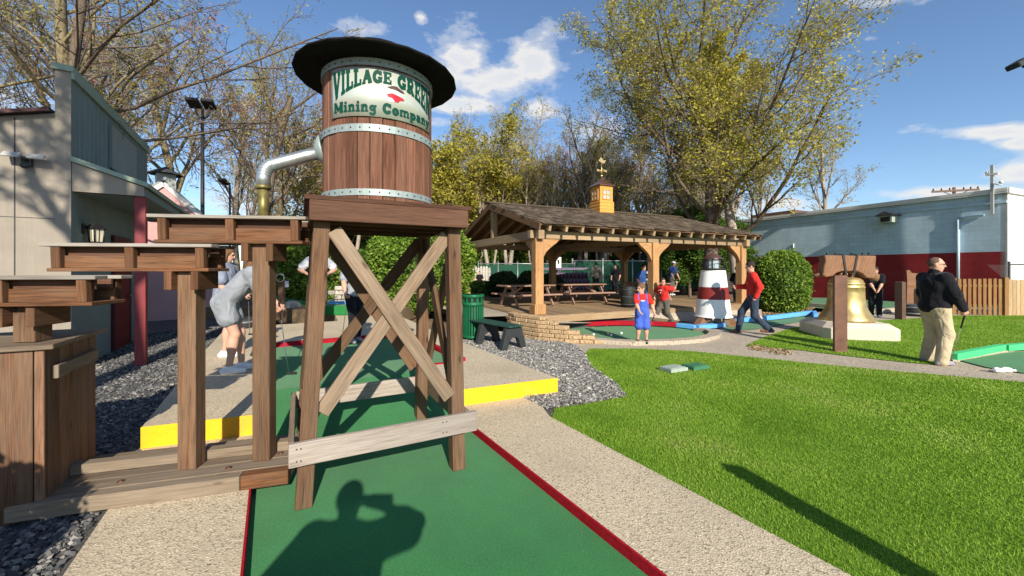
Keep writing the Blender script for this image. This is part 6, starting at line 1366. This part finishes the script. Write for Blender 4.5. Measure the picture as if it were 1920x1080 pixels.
    for hp_, k, a in ((hipL, kL, aL), (hipR, kR, aR)):
        B.rc(hp_, k, .090*s*ab, .056*s, .05); B.rc(k, a, .055*s, .036*s, .02); cf = k.lerp(a, .3); bk = (k-(hp_+a)/2); bk = -bk.normalized()*.02*s if bk.length > .02 else V((0, .02*s, 0)); B.el(cf+bk, (.052*s, .052*s, .10*s), None, .05)
    fdirs = []
    for k, a in ((kL, aL), (kR, aR)):
        fd = MX.Rotation(R(lyaw), 3, 'Z') @ V((0, -1, 0)); fd = (fd+V((0, 0, -.0))).normalized(); fdirs.append(fd)
        heel = a+V((0, 0, -.04*s))-fd*.045*s; toe = a+V((0, 0, -.045*s))+fd*.15*s; toe.z = max(.028*s, toe.z-.3*max(0, a.z-.09*s)); B.rc(heel, toe, .036*s, .026*s, .03)
    def hand(S, el, w, sidev):
        d = (w-el).normalized(); pn = sidev-d*sidev.dot(d); pn = pn.normalized(); lat = d.cross(pn); kn = []
        for i in range(4):
            o = (i-1.5)*.019*s; base = w+lat*o*.6+d*.01*s; k_ = w+lat*o+d*(.082-.005*abs(i-1.2))*s; S.rc(base, k_, .014*s, .0115*s, .012)
            l = (.040, .045, .042, .033)[i]*s; c1 = (d*math.cos(curl*.9)+pn*math.sin(curl*.9)); c2 = (d*math.cos(curl*2.0)+pn*math.sin(curl*2.0)); c3 = (d*math.cos(curl*2.7)+pn*math.sin(curl*2.7))
            p1 = k_+c1*l; p2 = p1+c2*l*.75; p3 = p2+c3*l*.5; S.rc(k_, p1, .0098*s, .0092*s, .006); S.rc(p1, p2, .0092*s, .0085*s, .004); S.rc(p2, p3, .0085*s, .0078*s, .004)
        tb = w+lat*-.022*s+d*.028*s+pn*.008*s; t1 = tb+(lat*-.7+d*.6+pn*.5).normalized()*.042*s; t2 = t1+(d*.6+pn*(.3+.5*curl)+lat*.2).normalized()*.034*s; S.rc(w+d*.012*s, tb, .016*s, .0145*s, .012); S.rc(tb, t1, .0125*s, .011*s, .008); S.rc(t1, t2, .0105*s, .009*s, .005)
    hand(B, eL, wL, -sd+fw*.3); hand(B, eR, wR, sd+fw*.3)
    link('body', B.mesh('body', res, skin), T)
    if shirt:
        mt, sl, hem, g = shirt; S = SDF(); torso(S, g*1.15)
        S.rc(neck-up*.05*s, neck+up*(.045 if sl == 'collar' else -.01)*s, .066*s*ab+g*.5, .058*s*ab+g*.4, .03)
        if hem < -.2: S.rc(pel+sd*.06*s+up*hem*s*.8, pel-sd*.06*s+up*hem*s*.8, .10*s*bulk+g, .10*s*bulk+g, .08)
        for a, b, c in ((SHL, eL, wL), (SHR, eR, wR)):
            if sl == 'short': S.rc(a, a.lerp(b, .68), .056*s*ab+g, .056*s*ab+g*1.5, .03)
            else: S.rc(a, b, .055*s*ab+g, .047*s*ab+g*1.1, .03); S.rc(b, b.lerp(c, .97), .047*s*ab+g*1.1, .032*s+g, .03)
        S.pl(pel+up*hem*s, -np.array(up)); 
        link('shirt', S.mesh('shirt', res, mt), T)
    if pants:
        mt, ln, g = pants; S = SDF(); S.el(pel+up*.01*s, (np.array((.158*bulk, .112*bulk, .13))*s+g), Mt, .05)
        S.el(waist+fw*belly*.3*s, (np.array((.135*bulk, .1*bulk, .1))*s+g*.8), Mt, .05)
        for hp_, k, a in ((hipL, kL, aL), (hipR, kR, aR)):
            if ln >= 1: S.rc(hp_, k, .092*s*ab+g, .062*s*ab+g*1.2, .05); S.rc(k, a+V((0, 0, -.01)), .062*s*ab+g*1.2, .05*s*ab+g*1.3, .04)
            else: S.rc(hp_, hp_.lerp(k, ln*2), .094*s*ab+g, .082*s*ab+g*1.6, .05)
        S.pl(pel+up*.17*s, np.array(up)); link('trousers' if ln >= 1 else 'shorts', S.mesh('trousers', res, mt), T)
    if socks:
        S = SDF()
        for k, a in ((kL, aL), (kR, aR)): S.rc(k.lerp(a, .12), a, .064*s, .046*s, .03); cf = k.lerp(a, .3); S.el(cf+V((0, .018, 0)), (.062*s, .06*s, .10*s), None, .05)
        S.pl(kL.lerp(aL, .1), (0, 0, 1)); link('socks', S.mesh('socks', res, socks), T)
    for (a, fd) in ((aL, fdirs[0]), (aR, fdirs[1])):
        S = SDF(); heel = a+V((0, 0, -.035*s))-fd*.05*s; toe = a+V((0, 0, -.042*s))+fd*.155*s; toe.z = max(.03*s, toe.z-.3*max(0, a.z-.09*s)); S.rc(heel, toe, .046*s, .038*s, .03); S.rc(a, a+fd*.05*s+V((0, 0, -.03*s)), .046*s, .045*s, .03); S.pl((a.x, a.y, min(a.z-.073*s, 9)), (0, 0, -1)); link('shoe', S.mesh('shoe', min(res, .012), shoes), T)
    if hair:
        mt, st = hair; S = SDF(); cr = .007 if st == 'crop' else 0
        S.el(hc+hz @ V((0, (.014+cr)*hs, (.032-cr*.4)*hs)), np.array((.084-cr, .099-cr, .102-cr))*hs, Mh, .02); S.el(hp(0, -.10, -.055+cr*6), np.array((.11, .075, .105))*hs, Mh, sub=True); S.el(hp(0, .0, -.14), np.array((.12, .14, .115 if st != 'long' else .07))*hs, Mh, sub=True)
        if st == 'long':
            for q in (-.055, -.02, .02, .055): S.rc(hp(q, .06, .02), hp(q*1.3, .09, -.14), .045*hs, .05*hs, .03); S.rc(hp(q*1.3, .09, -.14), hp(q*1.25, .06, -.36), .05*hs, .03*hs, .03)
            for q in (-1, 1): S.rc(hp(q*.075, -.01, .03), hp(q*.09, -.015, -.15), .024*hs, .026*hs, .02); S.rc(hp(q*.09, -.015, -.15), hp(q*.08, -.03, -.30), .026*hs, .015*hs, .02)
        link('hair', S.mesh('hair', min(res, .011), mt), T)
    if cap:
        S = SDF(); S.el(hc+hz @ V((0, .01*hs, .04*hs)), np.array((.09, .106, .095))*hs, Mh, .02); S.pl(hp(0, 0, .035), np.array(hz @ V((0, 0, -1)))); S.el(hp(0, -.125, .04), np.array((.07, .075, .014))*hs, Mh, .01); link('cap', S.mesh('cap', min(res, .01), cap), T)
    m_ = MB()
    for q in (-1, 1): m_.sphere(hp(q*.032, -.080, .012), .0115*hs, 8, 6)
    m_.build('eyes', 'eye', T)
    if glasses:
        m_ = MB()
        for q in (-1, 1): m_.tube([hp(q*.034+.022*math.cos(t), -.104, .01+.018*math.sin(t)) for t in np.linspace(0, 6.28, 12)], .002, 4); m_.tube([hp(q*.056, -.103, .014), hp(q*.08, .01, .014)], .002, 4)
        m_.build('glasses', 'iron', T)
    def wld(p): c, s_ = math.cos(rz), math.sin(rz); return V((p.x*c-p.y*s_, p.x*s_+p.y*c, p.z))+V(loc)
    T['j'] = 0; del T['j']
    gl, gr = wl_grip(eL, wL, -sd+fw*.3, s), wl_grip(eR, wR, sd+fw*.3, s)
    return T, dict(L=wld(gl), R=wld(gr), w=wld, hc=hc, hp=hp, chest=chest, fw=fw, sd=sd, up=up, hipL=hipL, hipR=hipR, kL=kL, kR=kR)
def wl_grip(e, w, sidev, s):
    d = (w-e).normalized(); pn = (sidev-d*sidev.dot(d)).normalized(); return w+d*.085*s+pn*.028*s
def putter(label, grip, tip, grip_len=.24, over=.06, head_dir=None):
    """golf putter from just above the gripping hand to the head at tip"""
    a, b = V(grip), V(tip); d = (b-a).normalized(); top = a-d*over; t = thing('golf_putter', label, 'golf putter', b); o = -b
    mm = MB(); mm.tube([top+o, b+o+V((0, 0, .015))], .006, 8); mm.build('shaft', 'steel', t)
    mm = MB(); mm.tube([top+o, top+d*grip_len+o], [.014, .010], 8); mm.build('grip', 'cloth_black', t)
    hd = V(head_dir or (1, .2, 0)).normalized(); mm = MB(); mm.bx3(hd*.035+V((0, 0, .016)), hd, V((-hd.y, hd.x, 0)), V((0, 0, 1)), .12, .032, .03); mm.build('head', 'iron', t, .005); return t
# man in black jacket, right
pm = P(1752, 681, .05); rzm = R(86)
t, J = person('stocky man in a black jacket and khaki trousers standing with a putter on the walkway', pm, rzm, 1.75, bulk=1.28, belly=.1, tyaw=0, hyaw=-34, hpitch=5, LW=(.34, -.20, .88), RW=(-.28, -.22, .83), LP=(.6, .5, .1), RP=(-.6, .6, -.1), LF=(.17, -.03, 0), RF=(-.15, .03, 0), res=.0125,
    shirt=('cloth_black', 'collar', -.09, .026), pants=('cloth_khaki', 1, .022), shoes='shoe_grey', hair=('hair_crop', 'crop'), glasses=True, curl=.9)
putter('black gripped putter held by the man in the black jacket', J['R'], P(1782, 682, .05), .3, .05)
# man in red, walking left
pr = P(1412, 626, .05)
t, J = person('man in a red long sleeved top and dark jeans walking past the lighthouse', pr, R(-112), 1.80, hpitch=14, lean=2, LF=(.07, .33, .06), RF=(-.08, -.30, 0), LW=(.20, .02, .90), RW=(-.15, -.33, 1.12), LP=(.4, .8, -.1), RP=(-.4, .6, -.6), res=.0135, drop=.05,
    shirt=('cloth_red', 'long', -.12, .022), pants=('cloth_jeans', 1, .014), shoes='shoe_brown', hair=('hair_dark', 'short'), bulk=.97)
putter('putter trailing from the hand of the man in red', J['L'], P(1432, 617, .08), .2, .05)
mm = MB(); mm.bx((0, 0, 0), (.075, .15, .012)); ph = mm.build('phone', 'dark_plastic', bev=.003); ph.location = J['R']; ph.rotation_euler = (R(25), 0, R(-98)); tag(ph, 'dark phone held up by the man in red', 'phone')
# boy in blue overalls
pk = P(1204, 643, .085)
t, J = person('small boy in a red shirt and blue overalls standing on the round green edge', pk, R(-12), 1.19, hyaw=-55, hpitch=10, head=1.28, LW=(.24, -.10, .58), RW=(-.06, -.22, .62), LP=(.4, .5, 0), RP=(-.6, .2, -.2), LF=(.085, 0, 0), RF=(-.085, .02, 0), res=.0105, bulk=1.04,
    shirt=('cloth_red', 'short', -.02, .012), pants=('cloth_overall', .46, .016), shoes='shoe_dark', hair=('hair_brown', 'short'), skin='skin')
s_ = 1.19/1.75; ov_ = SDF(); ch = J['chest']; fw_, sd_, up_ = J['fw'], J['sd'], J['up']; Mt_ = np.array([[sd_.x, -fw_.x, up_.x], [sd_.y, -fw_.y, up_.y], [sd_.z, -fw_.z, up_.z]])
ov_.el(ch-up_*.06, np.array((.135, .104, .15)), Mt_, .03); ov_.el(ch-up_*.19, np.array((.132, .10, .12)), Mt_, .04); ov_.el(ch+up_*.14, np.array((.085, .3, .10)), Mt_, sub=True)
for q in (-1, 1): ov_.rc(ch+sd_*.08*q+fw_*.078+up_*.02, ch+sd_*.078*q+fw_*.03+up_*.145, .016, .016, .01); ov_.rc(ch+sd_*.078*q+fw_*.03+up_*.145, ch+sd_*.07*q-fw_*.08+up_*.04, .016, .016, .01)
link('overall_bib', ov_.mesh('overall_bib', .009, 'cloth_overall'), t)
mm = MB(); c_ = ch+fw_*.106+up_*.0; mm.bx3(c_, sd_, fw_, up_, .07, .01, .022); mm.build('chest_badge', 'white_paint', t)
putter('short putter held by the boy in blue overalls', J['L'], P(1209, 641, .055), .18, .04)
# boy in red T-shirt
pb = P(1246, 605, .06)
t, J = person('boy in a red T-shirt and grey trousers lunging beside the pavilion deck', pb, R(-62), 1.32, lean=10, hyaw=60, head=1.2, LF=(.10, .20, 0), RF=(-.10, -.26, 0), drop=.05, LW=(.33, .10, 1.12), RW=(-.26, -.12, .72), LP=(.2, 1, -.6), RP=(-.6, .4, 0), res=.0115,
    shirt=('cloth_red', 'short', -.10, .026), pants=('cloth_greypants', 1, .02), shoes='shoe_dark', hair=('hair_dark', 'short'))
mm = MB()
for dx, dz, w in ((-.04, .04, .03), (0, .045, .03), (.045, .045, .03), (.0, -.02, .02), (.015, -.05, .02)): mm.bx3(J['chest']-J['fw']*.128+J['sd']*dx+J['up']*dz, J['sd'], J['fw'], J['up'], w, .012, .03)
for dx, dz, w in ((-.04, .04, .03), (0, .045, .03), (.045, .045, .03), (.0, -.03, .02)): mm.bx3(J['chest']+J['fw']*.128+J['sd']*dx+J['up']*dz, J['sd'], J['fw'], J['up'], w, .012, .03)
mm.build('shirt_print', 'white_paint', t)
pw = pv(4.75, .9, PZ)
person('child in a pale mint shirt and white cap bending behind the boy in red', pw, R(-40), 1.25, lean=38, head=1.2, drop=.1, LF=(.12, -.1, 0), RF=(-.1, .1, 0), LW=(.2, -.35, .72), RW=(-.15, -.36, .7), res=.016, shirt=('cloth_mint', 'short', -.06, .02), pants=('cloth_greypants', .45, .02), hair=('hair_brown', 'short'), cap='white_paint')
person('child in dark blue partly hidden by the middle pavilion post', pv(4.35, .95, PZ), R(20), 1.3, head=1.18, lean=12, res=.017, shirt=('cloth_royal', 'short', -.06, .02), pants=('cloth_navy', 1, .016), hair=('hair_dark', 'short'))
person('man in a navy T-shirt and white cap leaning by the green screened fence', (8.25, 20.8, .25), R(35), 1.78, lean=16, hyaw=20, RW=(-.28, -.35, .86), LW=(.3, -.3, .86), res=.018, shirt=('cloth_royal', 'short', -.06, .02), pants=('cloth_greypants', 1, .016), hair=('hair_dark', 'short'), cap='white_paint', bulk=1.1)
person('person in dark clothes by the fence behind the left barrel', (5.55, 21.4, .25), R(-30), 1.6, lean=8, res=.02, shirt=('cloth_black', 'short', -.06, .02), pants=('cloth_black', 1, .016), hair=('hair_dark', 'short'))
person('man in a grey jacket seen from behind beyond the picnic tables', (4.75, 22.6, .25), R(172), 1.76, hyaw=10, res=.02, shirt=('cloth_greypants', 'long', -.12, .03), pants=('cloth_black', 1, .016), hair=('hair_dark', 'short'), bulk=1.12)
person('person in dark clothes standing behind the right pavilion post by the tree', (7.95, 14.1, .1), R(20), 1.62, res=.018, shirt=('cloth_black', 'short', -.1, .025), pants=('cloth_navy', .45, .02), hair=('hair_dark', 'short'), shoes='shoe_dark')
person('small distant person in black by the grey picket fence', (-1.75, 21.6, .3), R(10), 1.2, res=.022, shirt=('cloth_black', 'short', -.06, .02), pants=('cloth_black', 1, .016), hair=('hair_dark', 'short'))
# player behind the bell
pbb = P(1641, 594, .05)
t, J = person('player in black holding a putter just behind the gold bell', pbb, R(-40), 1.66, lean=14, hpitch=18, LW=(.06, -.32, .84), RW=(.0, -.33, .80), LP=(.8, .3, -.2), RP=(-.8, .3, -.2), res=.0145, shirt=('cloth_black', 'short', -.08, .02), pants=('cloth_black', 1, .018), hair=('hair_dark', 'short'))
putter('putter held by the player behind the bell', J['L'], P(1632, 590, .07), .25, .1)
# bending woman by the flume posts
pwm = P(446, 697, SZ)
t, J = person('woman in a long grey T-shirt and shorts bending over her putter beside the flume posts', pwm, R(112), 1.80, lean=41, hipy=.14, hpitch=42, tyaw=0, LF=(.10, -.02, 0), RF=(-.10, .08, 0), LW=(.10, -.46, .86), RW=(-.02, -.47, .80), LP=(.6, .6, -.3), RP=(-.6, .6, -.3), res=.0115, bulk=.98, drop=.015,
    shirt=('cloth_grey', 'short', -.2, .024), pants=('cloth_grey', .24, .026), shoes='shoe_white', hair=('hair_brown', 'long'), skin='skin')
putter('steel putter held by the bending woman, its head on the carpet', J['R'], P(541, 702, SZ-.01), .26, .12)
pw2 = P(421, 668, SZ)
t, J = person('woman with long brown hair and a grey blue T-shirt watching behind the bending woman', pw2, R(98), 1.72, hpitch=16, hyaw=10, LF=(.09, .02, 0), RF=(-.10, -.05, 0), LW=(.18, -.22, .95), RW=(-.16, -.2, .92), res=.013, shirt=('cloth_greyblue', 'short', -.10, .03), pants=('cloth_white', .2, .02), hair=('hair_brown', 'long'), shoes='shoe_white')
putter('putter hanging from the hand of the woman with long brown hair', J['L'], P(468, 628, SZ), .22, .05)
# player with black leggings between the tower legs
pl_ = P(664, 641, SZ)
t, J = person('player in a grey T-shirt and black leggings waiting with a putter between the tower legs', pl_, R(48), 1.68, hpitch=10, LF=(.09, .05, 0), RF=(-.09, -.05, 0), RW=(-.30, -.28, .92), LW=(.22, -.02, .9), res=.013, shirt=('cloth_grey', 'short', -.04, .02), pants=('cloth_black', 1, .006), shoes='shoe_grey', hair=('hair_dark', 'short'))
putter('black gripped putter standing by the player in black leggings', J['R'], P(641, 637, SZ), .26, .03)
# white T-shirt, hands on hips, behind the front left tower leg
t, J = person('player in a white T-shirt with hands on hips behind the front tower leg', (-5.05, 10.4, SZ+.0), R(20), 1.98, LW=(.20, -.09, 1.22), RW=(-.20, -.09, 1.22), LP=(1, .35, -.1), RP=(-1, .35, -.1), res=.014, shirt=('cloth_white', 'short', -.08, .026), pants=('cloth_greypants', .45, .02), hair=('hair_brown', 'short'), curl=.6, bulk=1.08)
# the photographer behind the lens
t, J = person('photographer holding a phone up beside the camera position', (-.16, -.30, 0), R(180), 1.84, bulk=1.14, belly=.08, RW=(-.165, -.16, 1.59), LW=(.27, .06, .98), RP=(-.95, .1, -.8), LP=(.9, .5, -.2), hyaw=-4, LF=(.16, 0, 0), RF=(-.16, 0, 0), res=.014, shirt=('cloth_navy', 'short', -.14, .03), pants=('cloth_khaki', 1, .02), hair=('hair_dark', 'short'), curl=.7)
mm = MB(); mm.bx((0, 0, 0), (.15, .01, .074)); ph = mm.build('phone', 'dark_plastic', bev=.003); ph.location = (.0, -.085, 1.6); tag(ph, 'phone raised by the photographer to take the picture', 'phone')
